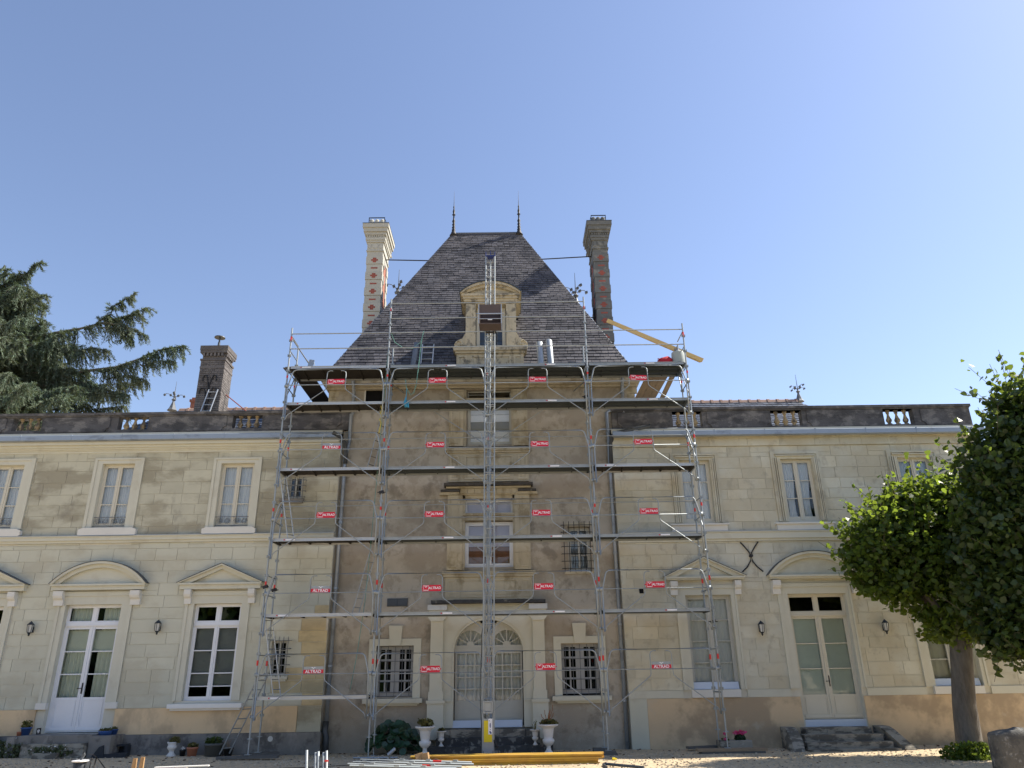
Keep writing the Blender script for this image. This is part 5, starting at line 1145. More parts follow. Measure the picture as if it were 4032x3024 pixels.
# ------------------------------------------------------------------ urns, pots, plants
def leaves_obj(name, parent, c, r, n, size, m, up=.6, flat=False, kind=None):
    d = unit(nprng.normal(size=(n, 3))); rad = nprng.random((n, 1)) ** .45
    P = np.array(c) + d * rad * np.array(r)
    if flat: P[:, 2] = np.maximum(P[:, 2], c[2])
    return polys(name, leaf_faces(P, size, up), 6, m, parent, kind or 'stuff')
def stems(name, parent, x, y, z, n, h, spread, m, r=.008):
    b = MB()
    for i in range(n):
        a = rnd.uniform(0, 6.28); l = rnd.uniform(.5, 1) * h; s = rnd.uniform(.2, 1) * spread
        p = [(x, y, z)]
        for k in range(1, 5): p.append((x + math.cos(a) * s * k / 4 + rnd.uniform(-.02, .02), y + math.sin(a) * s * k / 4 + rnd.uniform(-.02, .02), z + l * k / 4))
        b.tube(p, [r, r, r * .9, r * .8, r * .9], 5)
    o = b.build(name, m, parent); o['kind'] = 'stuff'; return o
URN = [(.115, 0), (.115, .04), (.10, .05), (.06, .10), (.045, .15), (.055, .165), (.045, .18), (.08, .20), (.13, .25), (.145, .30), (.135, .335), (.10, .35), (.115, .40), (.135, .55), (.14, .58), (.235, .625), (.25, .645), (.24, .665), (.20, .66), (.17, .62)]
def urn(x, y, z, s, label, plant, hs=1.):
    t = thing('garden_urn', (x, y, z), label, 'urn', 'white urns'); MB().lathe([(r * s, h * s * hs) for r, h in URN], (x, y, z), 20).build('urn', 'urn_white', t, True)
    MB().lathe([(.18 * s, .62 * s * hs), (.17 * s, .645 * s * hs)], (x, y, z), 12).build('soil', 'dead_leaf', t)
    if plant == 'succulent': stems('stems', t, x, y, z + .60 * s, 16, .26, .20, 'leaf_dry', .016); leaves_obj('leaves', t, (x, y, z + .74 * s), (.21, .18, .09), 160, .075, 'leaf_dry')
    elif plant == 'bare': stems('stems', t, x, y, z + .62 * s, 9, .50, .24, 'wood_brown', .010); leaves_obj('leaves', t, (x + .02, y, z + .69 * s), (.24, .2, .10), 500, .045, 'leaf_dry')
    elif plant == 'sparse': stems('stems', t, x, y, z + .62 * s, 6, .26, .12, 'leaf_dry', .008)
    else: leaves_obj('leaves', t, (x, y, z + .68 * s), (.15 * s, .13 * s, .06), 120, .05, 'leaf_dry')
urn(-1.62, .30, 0, 1.06, 'tall white urn with a succulent, left of the steps beside the big-leaved plant', 'succulent')
urn(1.53, .42, 0, 1.06, 'tall white urn with bare brown stems, right of the steps', 'bare')
urn(-1.25, .76, .19, .56, 'small white urn on the lowest step, left of the hoist', 'low')
urn(1.20, .76, .19, .56, 'small white urn on the lowest step, right of the hoist', 'sparse')
U2 = [(.11, 0), (.115, .03), (.06, .10), (.06, .14), (.09, .17), (.12, .21), (.115, .25), (.10, .27), (.115, .31), (.135, .34), (.125, .35), (.09, .33)]
t = thing('garden_urn', (-8.29, .9, .05), 'squat white urn with yellow-green plant against the dark plinth', 'urn', 'white urns'); MB().lathe(U2, (-8.29, .9, .04), 18).build('urn', 'urn_white', t, True); leaves_obj('leaves', t, (-8.24, .9, .42), (.15, .11, .10), 220, .045, 'leaf_dry')
def pot(name, x, y, z, r0, r1, h, m, label, plant=None, pn=150, ps=.045, ph=.1, n=16, rim=True, grp='flower pots', sx=1.):
    t = thing(name, (x, y, z), label, 'pot', grp)
    pr = [(r0, 0), (r1, h * .82)] + ([(r1 * 1.1, h * .83), (r1 * 1.12, h)] if rim else [(r1 * 1.03, h)]) + [(r1 * .95, h), (r1 * .9, h * .88)]
    b = MB().lathe(pr, (0, 0, 0), n); b.v = [(vx * sx + x, vy + y, vz + z) for vx, vy, vz in b.v]; b.build('pot', m, t, n > 6)
    if plant: leaves_obj('leaves', t, (x, y, z + h + ph * .5), (r1 * 1.05 * sx, r1, ph), pn, ps, plant)
    return t
pot('flower_pot', -12.25, 1.0, .585, .085, .125, .20, 'pot_blue', 'bright blue flower pot with a leafy plant left of the white door', 'leaf_dry', 160, .06, .12)
pot('flower_pot', -12.37, .93, .585, .05, .06, .10, 'pot_terracotta', 'small brown pot in front of the blue pot left of the white door')
pot('planter', -10.14, .98, .575, .12, .135, .10, 'pot_blue', 'low blue oval planter right of the white door, the front one', 'leaf_dry', 120, .05, .04, rim=False, sx=1.3)
pot('planter', -9.98, 1.12, .575, .075, .10, .13, 'pot_blue', 'blue pot half hidden behind the oval planter right of the white door', 'leaf_dry', 60, .04, .04)
pot('flower_pot', -7.75, .9, .02, .105, .135, .24, 'pot_terracotta', 'terracotta pot with dry plants between the white urn and the grey tub', 'leaf_dry', 160, .05, .07)
pot('planter_tub', -7.24, 1.0, .01, .20, .225, .33, 'pot_grey', 'large dark grey tub beside the leaning ladder', 'leaf_deep', 200, .06, .10)
pot('flower_pot', -8.02, .95, .03, .06, .075, .16, 'pot_black', 'small black pot with white flowers beside the terracotta pot', 'petal_white', 22, .035, .06)
tw_ = pot('flower_pot', -6.84, 1.0, .02, .09, .115, .20, 'pot_black', 'black pot with dry twigs behind the foot of the leaning ladder'); stems('stems', tw_, -6.84, 1.0, .2, 9, .28, .14, 'plank_old', .005)
t = tag(MB().obox((-11.98, 1.12, .68), (.055, 0, .006), (0, .012, 0), (-.006, 0, .075)).build('house_tile', 'pot_black'), 'small black tile with a white flower leaning by the white door', 'tile')
m_ = MB()
for k in range(5): a = k * 1.256; m_.lathe([(.017, 0), (.012, .004)], (0, 0, 0), 6); m_.v[-12:] = [(-11.98 + vx + .022 * math.cos(a), 1.107 - vz, .69 + vy + .022 * math.sin(a)) for vx, vy, vz in m_.v[-12:]]
m_.box(-12.0, -11.95, 1.104, 1.107, .635, .65); m_.build('flower_print', 'petal_white', t)
# big-leaved plant: every leaf a part
bp = thing('bergenia_plant', (-2.52, 1.1, 0), 'dark green big-leaved clump against the plaster wall left of the tall urn', 'plant')
n_ = 12; lv = [(0, 0, 0)] + [(.5 * math.cos(2 * math.pi * k / n_) * (1 - .12 * (k in (0,))), .5 * math.sin(2 * math.pi * k / n_), .09 + .03 * math.sin(3 * k)) for k in range(n_)]
LM = MB().add(lv, [(0, 1 + k, 1 + (k + 1) % n_) for k in range(n_)]).mesh('leaf', 'leaf_bergenia', True)
for i in range(200):
    u = rnd.uniform(-1, 1); v = rnd.uniform(-1, 1)
    if u * u + v * v > 1: continue
    z = .74 * math.sqrt(max(.02, 1 - u * u - v * v)) * rnd.uniform(.78, 1.03); s = rnd.uniform(.17, .27)
    x, y = -2.52 + .72 * u, 1.08 + .42 * v
    o = obj('leaf', LM, bp, (x, y, max(.07, z)), (s, s, s), (R(rnd.uniform(15, 75)) * (1 if v < .4 else .4), R(rnd.uniform(-25, 25)), R(rnd.uniform(-40, 40)) + u * .9))
b = MB()
for i in range(24): a = rnd.uniform(0, 6.28); b.tube([(-2.52 + .1 * math.cos(a), 1.1 + .1 * math.sin(a), 0), (-2.52 + .5 * math.cos(a), 1.1 + .3 * math.sin(a), .4)], .010, 4)
b.build('stems', 'leaf_deep', bp)['kind'] = 'stuff'
# flowering ground shrub, lower left
hs = thing('flowering_shrub', (-13, .7, 0), 'low dark shrub dotted with white flowers against the left plinth', 'shrub')
def cloud(c, r, n): d = unit(nprng.normal(size=(n, 3))); return np.array(c) + d * nprng.random((n, 1)) ** .4 * np.array(r)
P = np.concatenate([cloud((-13.4, .75, .20), (1.1, .5, .36), 5200), cloud((-12.2, .75, .18), (.55, .4, .30), 1900), cloud((-11.15, .45, .22), (.65, .12, .17), 900)]); P[:, 2] = np.abs(P[:, 2] - .02) + .04
polys('foliage', leaf_faces(P, .055), 6, 'leaf_hedge', hs, 'stuff')
P2 = np.concatenate([cloud((-13.4, .62, .24), (1.1, .5, .40), 300), cloud((-12.2, .62, .22), (.55, .4, .32), 55), cloud((-11.15, .38, .24), (.65, .12, .17), 26)]); P2[:, 1] -= .05; P2[:, 2] = np.abs(P2[:, 2] - .02) + .05
polys('flowers', leaf_faces(P2, .034), 6, 'petal_white', hs, 'stuff')
# dark metal step bench by the left steps
bt = thing('boot_bench', (-9.7, 1.0, .03), 'black plastic step unit lying against the dark plinth', 'step unit')
b = MB(); b.plank((-10.16, .62, .09), (-9.36, .80, .11), .34, .12); b.build('tread', 'plastic_dark', bt)
b = MB(); pr = [(-10.2, .03), (-9.84, .03), (-9.90, .36), (-10.0, .32)]; b.prism(pr, .50, .60); b.build('side_panel', 'plastic_dark', bt)
b = MB(); b.plank((-9.98, .98, .31), (-9.48, 1.04, .33), .20, .05).box(-9.54, -9.46, .92, 1.12, .08, .32).box(-9.9, -9.6, 1.08, 1.10, .08, .30).box(-9.97, -9.92, 1.08, 1.16, .08, .32); b.build('upper_step', 'plastic_dark', bt)
# trough
t = thing('stone_trough', (6.33, .55, 0), 'rough stone trough with pink flowers under the right scaffold end', 'trough')
b = MB(); b.box(5.93, 6.75, .42, .49, 0, .24).box(5.93, 6.75, .75, .82, 0, .24).box(5.93, 6.0, .49, .75, 0, .24).box(6.68, 6.75, .49, .75, 0, .235).box(6.0, 6.68, .49, .75, 0, .19); b.v = [(x + rnd.uniform(-.012, .012), y + rnd.uniform(-.012, .012), z + (rnd.uniform(-.02, .015) if z > .2 else 0)) for x, y, z in b.v]; b.build('basin', 'step_stone', t)
leaves_obj('leaves', t, (6.50, .62, .28), (.13, .12, .10), 260, .07, 'leaf_bergenia'); leaves_obj('leaves', t, (6.12, .6, .25), (.10, .08, .05), 60, .05, 'leaf_deep')
for c, r, n in (((6.50, .58, .42), (.19, .08, .06), 70), ((6.12, .58, .40), (.05, .04, .03), 12), ((6.08, .56, .27), (.05, .04, .03), 10)): leaves_obj('petals', t, c, r, n, .055, 'petal_pink', .2)
b = MB()
for x in (6.36, 6.44, 6.5, 6.58, 6.62, 6.12): b.tube([(x * .6 + 6.4 * .4, .6, .22), (x, .58, .40)], .006, 4)
b.build('stems', 'leaf_deep', t)['kind'] = 'stuff'

# ------------------------------------------------------------------ site materials in front
def beam(x0, x1, y0, y1, z0, z1, label):
    b = MB(); b.box(x0, x1, y0, y1, z0, z0 + .03); b.box(x0, x1, y0, y1, z1 - .03, z1); b.box(x0 + .006, x1 - .006, y0 + .04, y1 - .04, z0 + .03, z1 - .03)
    return tag(b.build('timber_beam', 'beam_yellow'), label, 'beam', 'yellow beams stacked in front of the steps')
beam(-1.84, 2.55, -1.86, -1.70, .0, .10, 'yellow timber beam, bottom front one of the stack'); beam(-2.05, 2.5, -1.66, -1.50, .0, .10, 'yellow timber beam, bottom one at the back of the stack')
beam(-1.72, 2.66, -1.885, -1.72, .108, .208, 'yellow timber beam, top front one of the stack'); beam(-1.66, 2.70, -1.70, -1.54, .108, .215, 'yellow timber beam, top one at the back of the stack')
b = MB(); b.tube([(-.42 + .06 * math.sin(t), -1.79 + .10 * math.cos(t), .10 + .115 * math.sin(t) * 1.0) for t in [k * math.pi / 8 for k in range(17)]], .006, 4)
def offcut(label, c, ax, ay, az): return tag(MB().obox(c, ax, ay, az).build('wood_offcut', 'offcut'), label, 'offcut', 'wood offcuts on the beams')
offcut('brown square wood offcut leaning on the yellow beams, left of the pair', (-1.50, -1.98, .215), (.085, .03, .02), (-.012, .05, 0), (-.02, 0, .055)); offcut('brown square wood offcut with a bright edge leaning on the yellow beams', (-1.36, -2.02, .225), (.075, -.03, .012), (.012, .045, 0), (-.012, 0, .062))
offcut('low brown wood offcut lying against the front yellow beam', (-1.14, -2.02, .07), (.10, -.04, .0), (.02, .05, 0), (0, 0, .045))
tag(MB().tube([(-1.82, -1.96, .10), (-1.70, -2.0, .17), (-1.52, -2.02, .12), (-1.42, -2.03, .07), (-1.28, -2.03, .12), (-1.12, -2.03, .155), (-1.02, -2.03, .12)], .018, 6).build('strap', 'strap_brown', None, True), 'dark brown strap curled over the wood offcuts', 'strap')
# galvanised tubes lying in front
def tube_part(label, p, q, cl, red=False):
    p, q = Vector(p), Vector(q); t = tag(MB().tube([p, q], .024, 8).build('scaffold_tube', 'tube_grey', None, True), label, 'tube', 'scaffold tubes lying on the gravel')
    b = MB(); d = (q - p).normalized()
    for u in cl: c = p.lerp(q, u); b.obox(c + Vector((0, 0, .03)), d * .05, Vector((-d.y, d.x, 0)) * .03, (0, 0, .014))
    split_build(b, 'coupler', 'galvanised', t)
    if red: c = p.lerp(q, .70); MB().tube([c - d * .10, c + d * .10], .028, 8).build('red_band', 'band_red', t)
tube_part('scaffold tube lying nearest the yellow beams with a red band', (-2.86, -1.75, .15), (-.30, -2.45, .12), (.15, .38, .62, .86), True)
tube_part('scaffold tube second from the yellow beams', (-2.98, -2.02, .13), (-.25, -2.62, .10), (.1, .33, .5, .8))
tube_part('scaffold tube third from the yellow beams', (-3.05, -2.25, .11), (-.5, -2.75, .07), (.22, .55, .75), True)
tube_part('scaffold tube nearest the bottom picture edge', (-2.95, -2.52, .10), (-.6, -2.95, .06), (.12, .45, .7))
tag(MB().tube([(-3.36, -.05, .03), (-2.25, -.12, .03)], .022, 7).build('steel_tube', 'galvanised_dull'), 'single grey tube lying behind the tube pile on the gravel', 'tube')
tag(MB().tube([(-2.32, -1.35, .0), (-2.28, -1.35, .16), (-2.24, -1.40, .24)], .035, 8).tube([(-2.30, -1.42, .20), (-2.14, -1.36, .33)], .04, 8).build('pipe_bend', 'galvanised_dull'), 'pale elbow pipe sticking up from the tube pile', 'pipe')
for i, (x, zt, w_) in enumerate(((-3.30, .625, 'leftmost'), (-3.13, .585, 'second from the left'), (-3.08, .60, 'middle'), (-2.98, .585, 'second from the right'), (-2.925, .61, 'rightmost, with a small coupler'))):
    o = tag(MB().tube([(x + .04, -5.0, 0), (x, -5.0, zt)], .024, 10).build('upright_tube', 'galvanised', None, True), 'short bright tube standing at the bottom edge, %s of the five' % w_, 'tube', 'upright tubes at the bottom edge')
    if i == 4: MB().obox((x + .02, -5.04, zt - .17), (.03, 0, 0), (0, .02, 0), (0, 0, .015)).build('coupler', 'band_red', o)
t = thing('wire_reel', (-7.55, -5, 0), 'black reel bucket with pale rim at the lower left', 'reel'); MB().lathe([(.10, 0), (.115, .48), (.10, .49)], (-7.55, -5, 0), 14).build('drum', 'plastic_dark', t, True); MB().lathe([(.12, .485), (.15, .495), (.15, .51), (.10, .515)], (-7.55, -5, 0), 14).build('rim', 'label_white', t); MB().obox((-7.52, -5, .57), (.03, 0, .05), (0, .02, 0), (-.01, 0, .02)).box(-7.72, -7.62, -5.03, -4.97, .51, .54).build('offcut', 'zinc_dark', t)
t = tag(MB().tube([(-7.38, -5, 0), (-7.34, -5, .55)], .013, 6).tube([(-7.30, -5, 0), (-7.26, -5, .565), (-7.05, -5, .36), (-6.9, -5, .2)], .013, 6).tube([(-7.26, -5, .565), (-7.34, -4.98, .60), (-7.45, -4.95, .61)], .005, 4).build('hose_loop', 'iron', None, True), 'bent black hose ends beside the reel at the lower left', 'hose')
tag(MB().box(-8.3, -7.68, -5.6, -4.8, .30, .33).box(-8.1, -7.9, -5.3, -5.0, 0, .30).build('panel', 'plank_new'), 'pale board slab at the lower left picture edge', 'board')
for i, (x, w_) in enumerate(((-6.52, 'left'), (-6.38, 'right'))): tag(MB().plank((x - .05, -5, .0), (x, -5, .53 + .02 * i), .07, .02, (0, 1, .3)).box(x + .02, x + .032, -5.02, -4.98, .05, .53 + .02 * i).build('wood_lath', 'offcut'), 'upright wooden lath with a pale edge at the lower left, %s of two' % w_, 'lath', 'upright laths')
tag(MB().plank((-6.3, -4.6, .33), (-5.3, -4.5, .34), .10, .02).box(-5.9, -5.7, -4.6, -4.5, 0, .32).build('white_strip', 'white_paint'), 'white strip lying along the bottom edge beside the laths', 'strip')
t = tag(MB().tube([(2.62, -2.25, .03), (2.66, -2.45, .05), (3.35, -3.2, .05)], .03, 8).tube([(2.60, -2.35, .03), (2.60, -2.9, .03)], .03, 8).build('steel_tubing', 'zinc_dark'), 'dark steel frame corner lying in the sun right of the beams', 'frame')
t = tag(MB().tube([(2.70, -1.35, .02), (2.95, -1.30, .03)], .008, 5).build('cable', 'iron'), 'black cable end with a yellow plug beside the beams', 'cable'); MB().tube([(2.93, -1.3, .035), (3.0, -1.29, .035)], .03, 8).tube([(3.0, -1.29, .035), (3.04, -1.285, .035)], .018, 6).build('plug', 'hoist_yellow', t)
tag(MB().tube([(-5.2, -2.0, .01), (-4.6, -1.9, .012), (-3.9, -1.75, .012), (-3.4, -1.55, .012), (-2.9, -1.5, .012)], .007, 5).build('cable', 'iron'), 'thin dark cable crossing the gravel behind the upright tubes', 'cable')
# rounded stone post, lower right
b = MB(); n = 20; rings = []
for k, (w_, d_, z) in enumerate(((.40, .26, 0), (.385, .25, .4), (.37, .24, .72), (.365, .235, .80), (.34, .21, .835), (.24, .15, .86), (.10, .06, .872))):
    for i in range(n):
        a = 2 * math.pi * i / n; ca, sa = math.cos(a), math.sin(a); e = .55
        b.v.append((9.52 + w_ * math.copysign(abs(ca) ** e, ca) + rnd.uniform(-.008, .008), -6 + d_ * math.copysign(abs(sa) ** e, sa) + rnd.uniform(-.008, .008), z + (.03 * ca if z > .7 else 0)))
b.f = [(k * n + i, k * n + (i + 1) % n, (k + 1) * n + (i + 1) % n, (k + 1) * n + i) for k in range(6) for i in range(n)] + [tuple(range(6 * n, 7 * n))]; b.m = [0] * len(b.f)
tag(b.build('stone_post', 'post_stone', None, True), 'dark weathered stone post at the lower right corner', 'post')
# debris
dm_ = MB()
for i in range(420):
    x = rnd.uniform(-14, 12); y = rnd.uniform(-2.6, 1.3) if i % 3 else rnd.uniform(.9, 1.45); s = rnd.uniform(.008, .032); a = rnd.uniform(0, 3.1)
    if -1.8 < x < 1.7 and y > .5: continue
    dm_.obox((x, y, gz(x, y) + s * .35), (s * math.cos(a), s * math.sin(a), 0), (-s * .6 * math.sin(a), s * .6 * math.cos(a), rnd.uniform(-.3, .3) * s), (0, 0, s * .25))
tag(dm_.build('leaf_litter', 'dead_leaf'), 'scattered dark dead leaves and slate chips along the wall foot', 'litter', kind='stuff')
pm = MB()
for i in range(5200):
    x = rnd.uniform(-13.5, 12.5); y = rnd.uniform(-3.4, 1.0); s = rnd.uniform(.006, .020); a = rnd.uniform(0, 3.1)
    pm.obox((x, y, gz(x, y) + s * .3), (s * math.cos(a), s * math.sin(a), s * rnd.uniform(-.3, .3)), (-s * .8 * math.sin(a), s * .8 * math.cos(a), 0), (0, 0, s * .55))
tag(pm.build('gravel_stones', 'pebble'), 'loose pale gravel stones over the forecourt', 'gravel', kind='stuff')

# ------------------------------------------------------------------ trees
def shoots(pts, dirs, n, ln, size):
    """leafy shoots: leaves strung along lines"""
    out = []
    for p, d in zip(pts, dirs):
        k = int(n * rnd.uniform(.7, 1.2)); t = np.linspace(.05, 1, k)[:, None]
        side = unit(nprng.normal(size=(k, 3))) * size * .55
        out.append(np.array(p) + np.array(d) * ln * rnd.uniform(.6, 1.1) * t + side)
    return np.concatenate(out)
def lobes(L, dens, skin=.5):
    out = []
    for c, r in L:
        n = int(dens * (r[0] * r[1] + r[1] * r[2] + r[0] * r[2])); d = unit(nprng.normal(size=(n, 3)))
        lump = 1 + .13 * np.sin(d[:, :1] * 7 + c[0] * 3) * np.sin(d[:, 1:2] * 6 + c[2]) + .10 * np.sin(d[:, 2:3] * 9 + c[0])
        out.append(np.array(c) + d * lump * (1 - skin * nprng.random((n, 1)) ** 1.6) * np.array(r))
    return np.concatenate(out)
def broadleaf(name, label, trunk, L, dens, size, leafm, shoot_n, limbs, tr, inner=None, shoot_len=.7, tips=()):
    t = thing(name, trunk[0], label, 'tree'); b = MB()
    n = 16; vs0 = len(b.v)
    b.tube(trunk, tr, n); b.v = [(x + .012 * math.sin(z * 5 + i * 2.1), y + .012 * math.cos(z * 4 + i * 3.3), z) for i, (x, y, z) in enumerate(b.v)]
    b.build('trunk', 'bark', t, True)
    b = MB()
    for p in limbs: MB().tube(p, [.11, .08, .05, .025][:len(p)], 7).build('branch', 'bark', t, True)
    P = lobes(L, dens); sp, sdir = [], []
    for i in range(shoot_n):
        c, r = L[rnd.randrange(len(L))]; d = Vector((rnd.gauss(0, 1), rnd.gauss(0, 1), rnd.gauss(.25, .8))).normalized()
        sp.append((c[0] + d.x * r[0] * .9, c[1] + d.y * r[1] * .9, c[2] + d.z * r[2] * .9)); sdir.append((d.x * .7 + rnd.gauss(0, .2), d.y * .5, d.z * .5 + .55))
    for p, d in tips: sp.append(p); sdir.append(d)
    S = shoots(sp, sdir, 11, shoot_len, size)
    tm = MB()
    for p, d in zip(sp, sdir): tm.tube([p, tuple(np.array(p) + np.array(d) * shoot_len * .95)], .006, 3, False)
    tm.build('twigs', 'twig', t)['kind'] = 'stuff'
    polys('crown', np.concatenate([leaf_faces(P, size, .8), leaf_faces(S, size * 1.02, .5)]), 6, leafm, t, 'stuff')
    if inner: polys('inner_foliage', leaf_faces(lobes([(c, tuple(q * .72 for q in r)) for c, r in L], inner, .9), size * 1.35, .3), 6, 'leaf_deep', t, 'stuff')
    return t
TY_ = -1.4
broadleaf('lime_tree', 'round cropped lime tree with a bare dark trunk and a shrub at its foot', [(11.28, TY_, -.05), (11.30, TY_, .25), (11.38, TY_, 1.1), (11.52, TY_, 1.9), (11.62, TY_, 2.5), (11.7, TY_, 3.1)],
  [((11.35, TY_, 4.55), (1.75, 1.5, 1.55)), ((11.9, TY_, 5.75), (1.45, 1.2, .95)), ((10.35, TY_, 4.95), (1.15, 1.1, 1.05)), ((12.7, TY_, 4.2), (1.4, 1.3, 1.4)), ((11.6, TY_ - .1, 2.95), (.95, .9, .62)), ((9.85, TY_, 4.35), (.75, .8, .75)), ((12.6, TY_, 5.6), (1.1, 1.0, .95)), ((10.9, TY_, 5.75), (.8, .8, .7)), ((10.25, TY_ - .1, 3.8), (.7, .7, .42))],
  560, .118, 'leaf_lime', 130, [[(11.65, TY_, 2.8), (11.0, TY_ + .2, 3.6), (10.4, TY_ + .3, 4.4), (9.9, TY_ + .1, 4.9)], [(11.65, TY_, 2.9), (11.8, TY_, 3.9), (11.9, TY_, 5.0), (12, TY_, 6.0)], [(11.7, TY_, 2.9), (12.4, TY_ + .2, 3.7), (12.9, TY_, 4.5), (13.3, TY_, 5.2)], [(11.6, TY_, 2.7), (11.0, TY_ - .2, 3.5), (10.5, TY_ - .3, 4.1), (10.0, TY_ - .3, 4.4)]],
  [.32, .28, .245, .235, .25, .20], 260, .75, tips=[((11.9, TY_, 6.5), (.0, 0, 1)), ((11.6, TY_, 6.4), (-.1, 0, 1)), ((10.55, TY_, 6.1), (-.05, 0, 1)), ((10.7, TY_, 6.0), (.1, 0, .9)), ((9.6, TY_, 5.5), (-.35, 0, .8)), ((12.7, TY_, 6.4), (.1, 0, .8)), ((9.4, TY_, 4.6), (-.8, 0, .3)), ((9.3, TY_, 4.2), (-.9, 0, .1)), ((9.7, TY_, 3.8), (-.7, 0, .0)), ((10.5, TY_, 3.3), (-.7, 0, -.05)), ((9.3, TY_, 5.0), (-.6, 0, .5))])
DY_ = -3.6
broadleaf('lime_tree', 'tall dark leafy tree standing in front of the round cropped lime', [(13.5, DY_, -.05), (13.5, DY_, 1.0), (13.55, DY_, 2.4), (13.6, DY_, 4.5)],
  [((12.9, DY_, 4.3), (1.95, 1.6, 2.2)), ((12.55, DY_, 6.1), (1.3, 1.2, 1.35)), ((13.6, DY_, 6.9), (1.5, 1.3, 1.3)), ((11.85, DY_, 3.3), (1.1, 1.1, 1.3)), ((13.9, DY_, 2.9), (1.6, 1.3, 1.4)), ((11.65, DY_, 4.9), (.8, .8, 1.0)), ((11.6, DY_, 2.45), (.8, .7, .6)), ((12.5, DY_ - .2, 2.3), (.9, .8, .6)), ((13.2, DY_, 7.8), (.8, .8, .7))],
  560, .135, 'leaf_dark', 100, [[(13.55, DY_, 2.3), (12.8, DY_ + .2, 3.4), (12.2, DY_, 4.4), (11.6, DY_, 5.4)], [(13.6, DY_, 3.5), (13.5, DY_, 5.0), (13.5, DY_, 6.5), (13.3, DY_, 8.0)]],
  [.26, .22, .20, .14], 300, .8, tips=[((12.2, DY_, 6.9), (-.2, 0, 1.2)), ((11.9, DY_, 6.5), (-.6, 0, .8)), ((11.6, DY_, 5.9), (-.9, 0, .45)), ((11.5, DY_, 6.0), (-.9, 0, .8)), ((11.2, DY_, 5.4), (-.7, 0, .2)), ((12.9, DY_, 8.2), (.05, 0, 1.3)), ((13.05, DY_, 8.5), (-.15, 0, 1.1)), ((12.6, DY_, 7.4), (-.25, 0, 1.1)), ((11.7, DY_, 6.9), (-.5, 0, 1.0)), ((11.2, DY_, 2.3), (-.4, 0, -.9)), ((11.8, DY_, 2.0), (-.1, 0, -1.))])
sh = thing('shrub', (10.75, -2.3, 0), 'small sunlit shrub round the foot of the lime trunk', 'shrub'); leaves_obj('foliage', sh, (10.78, -2.2, .10), (.62, .40, .27), 1500, .062, 'leaf_lime'); leaves_obj('foliage', sh, (11.22, -2.0, .12), (.30, .30, .22), 500, .062, 'leaf_lime'); b = MB()
for i in range(14): a = rnd.uniform(0, 6.28); b.tube([(10.8, -2.2, 0), (10.8 + .4 * math.cos(a), -2.2 + .25 * math.sin(a), .25)], .006, 4)
b.build('stems', 'twig', sh)['kind'] = 'stuff'

# cedar behind the left wing
CY = 12.5
cd = thing('cedar_tree', (-26.2, CY, 0), 'big grey green cedar with drooping branches rising behind the parapet', 'tree')
MB().tube([(-26.2, CY, -.1), (-26.0, CY, 8), (-25.4, CY, 15), (-24.9, CY, 18.6), (-24.7, CY, 20.3)], [.75, .6, .38, .16, .04], 12).build('trunk', 'bark', cd, True)
br, needles = MB(), []
def spray(path, r0, dens=1., droop=.55, bl=.9):
    path = [np.array(p, float) for p in path]; br.tube([tuple(p) for p in path], [r0 * (1 - .85 * i / (len(path) - 1)) for i in range(len(path))], 6, False)
    segs = np.array([np.linalg.norm(path[i + 1] - path[i]) for i in range(len(path) - 1)]); tot = segs.sum(); n = int(tot * 14 * dens)
    for k in range(n):
        s = rnd.uniform(.06, 1) ** .8 * tot; i = 0
        while i < len(segs) - 1 and s > segs[i]: s -= segs[i]; i += 1
        p = path[i] + (path[i + 1] - path[i]) * (s / segs[i]); d = unit(path[i + 1] - path[i])
        fr_ = (i + s / segs[i]) / len(segs)
        sd_ = unit(np.cross(d, [0, 0, 1])) * rnd.choice((-1, 1)); l = bl * rnd.uniform(.35, 1.1) * (1 - .55 * fr_)
        v = unit(sd_ * rnd.uniform(.15, .9) + d * rnd.uniform(.3, .9) + np.array([0, 0, rnd.uniform(-1.3, .15) * droop * 1.5]))
        m = max(4, int(l * 26)); t = np.linspace(.0, 1, m)[:, None]; q = p + v * l * t + np.array([0, 0, -1]) * (droop * .8 * l * t ** 2)
        br.tube([tuple(q[0]), tuple(q[m // 2]), tuple(q[-1])], [.014, .009, .004], 3, False)
        for _ in range(3):
            c = q + nprng.normal(size=q.shape) * .03; dd = unit(v + nprng.normal(size=q.shape) * .55 + np.array([0, 0, -.35])); ss = unit(np.cross(dd, nprng.normal(size=q.shape)))
            L_ = .20 * (.6 + .8 * nprng.random((m, 1))); w_ = .017
            needles.append(np.stack([c - dd * L_ * .4 - ss * w_ * .4, c - ss * w_ + dd * L_ * .1, c + dd * L_ * .7, c + ss * w_ + dd * L_ * .1], 1))
def limb(a, b, sag, r0, n=7, **k):
    a, b = np.array(a, float), np.array(b, float); pts = [a + (b - a) * t + np.array([0, 0, 1]) * (-sag * math.sin(math.pi * min(1, t * 1.05)) * (1 - t * .2)) + nprng.normal(size=3) * .10 for t in np.linspace(0, 1, n)]; spray(pts, r0, **k); return pts
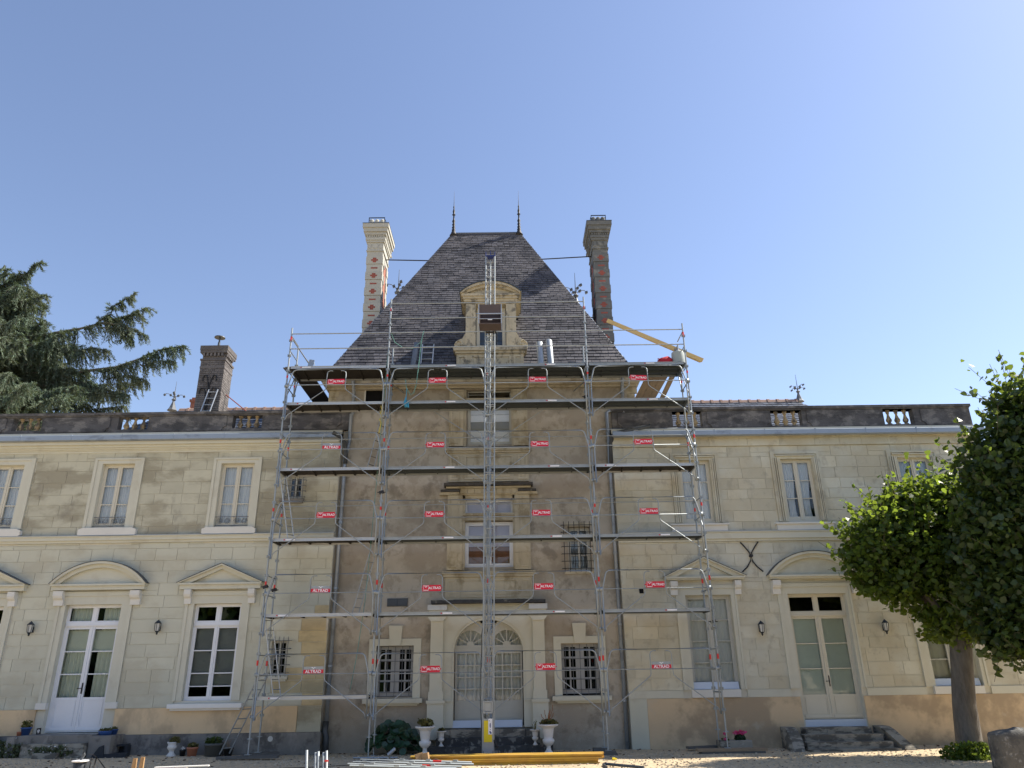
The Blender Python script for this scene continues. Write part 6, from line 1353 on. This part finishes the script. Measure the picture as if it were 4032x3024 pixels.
# the limbs one can pick out against the sky
limb((-23.5, CY, 17.6), (-17.3, CY, 19.3), .35, .10, dens=1.5, droop=.95, bl=1.15); limb((-20.0, CY, 18.2), (-18.0, CY, 20.15), -.1, .05, dens=1.3, droop=.5, bl=.7); limb((-19.6, CY, 18.3), (-17.2, CY, 17.75), -.2, .045, dens=1.3, droop=.9, bl=.8); limb((-19.4, CY, 18.2), (-17.6, CY, 17.4), -.15, .04, dens=1.2, droop=.9, bl=.7)
limb((-24.0, CY, 16.6), (-15.1, CY, 17.1), 1.1, .12, 9, dens=1.6, droop=.95, bl=1.2); limb((-17.2, CY, 16.1), (-15.4, CY, 16.2), -.1, .04, dens=1.2, droop=.8, bl=.6); limb((-18.6, CY, 15.6), (-16.6, CY, 15.2), -.1, .04, dens=1.2, droop=.8, bl=.7)
limb((-22.0, CY, 15.1), (-17.4, CY, 14.6), -.3, .07, dens=1.5, droop=.8, bl=1.0)
limb((-22.5, CY + .8, 15.8), (-17.3, CY + .6, 15.4), .3, .06, dens=1.5, droop=.8, bl=1.0); limb((-21.5, CY + .5, 14.0), (-18.4, CY + .3, 13.6), -.3, .06, dens=1.6, droop=.8, bl=1.0); limb((-22.5, CY - .5, 17.0), (-18.6, CY - .4, 16.8), .2, .06, dens=1.5, droop=.9, bl=1.1); limb((-22, CY + 1, 13.2), (-18.6, CY + 1, 12.6), -.2, .06, dens=1.6, droop=.7, bl=1.0)
limb((-24.6, CY, 20.0), (-23.3, CY, 21.9), -.1, .05, dens=2.2, droop=.5, bl=.8); limb((-24.2, CY, 19.2), (-22.5, CY, 20.1), -.1, .05, dens=1.5, bl=.8); limb((-25, CY, 20.6), (-24.0, CY, 21.2), -.1, .05, dens=2.2, droop=.6, bl=.9)
z = 12.2
while z < 20.6:
    for k in range(8):
        a = rnd.uniform(-1.35, .95) if k < 7 else rnd.uniform(1, 5); l = min(7.0, (21.8 - z) * .78 + .5) * rnd.uniform(.5, 1.08)
        limb((-25.2 + (z - 15) * .1, CY + rnd.uniform(-.4, .4), z), (-25.2 + l * math.cos(a), CY + l * math.sin(a), z + rnd.uniform(-.2, .8)), rnd.uniform(-.3, .4), .08, dens=1.05, droop=.75, bl=1.25)
    z += .62
br.build('branches', 'bark', cd)['kind'] = 'stuff'
polys('foliage', np.concatenate(needles), 4, 'leaf_cedar', cd, 'stuff')

# trees across the garden, behind the viewpoint: seen only as reflections in the panes
P = lobes([((x, -62 + rnd.uniform(-4, 4), rnd.uniform(4, 7)), (rnd.uniform(5, 7), 4, rnd.uniform(5, 8))) for x in range(-54, 60, 9)], 16, .6); P[:, 2] = np.abs(P[:, 2])
tag(polys('far_tree_belt', leaf_faces(P, 1.3, .3), 6, 'leaf_deep'), 'dark belt of garden trees far across the lawn facing the house', 'trees', kind='stuff')
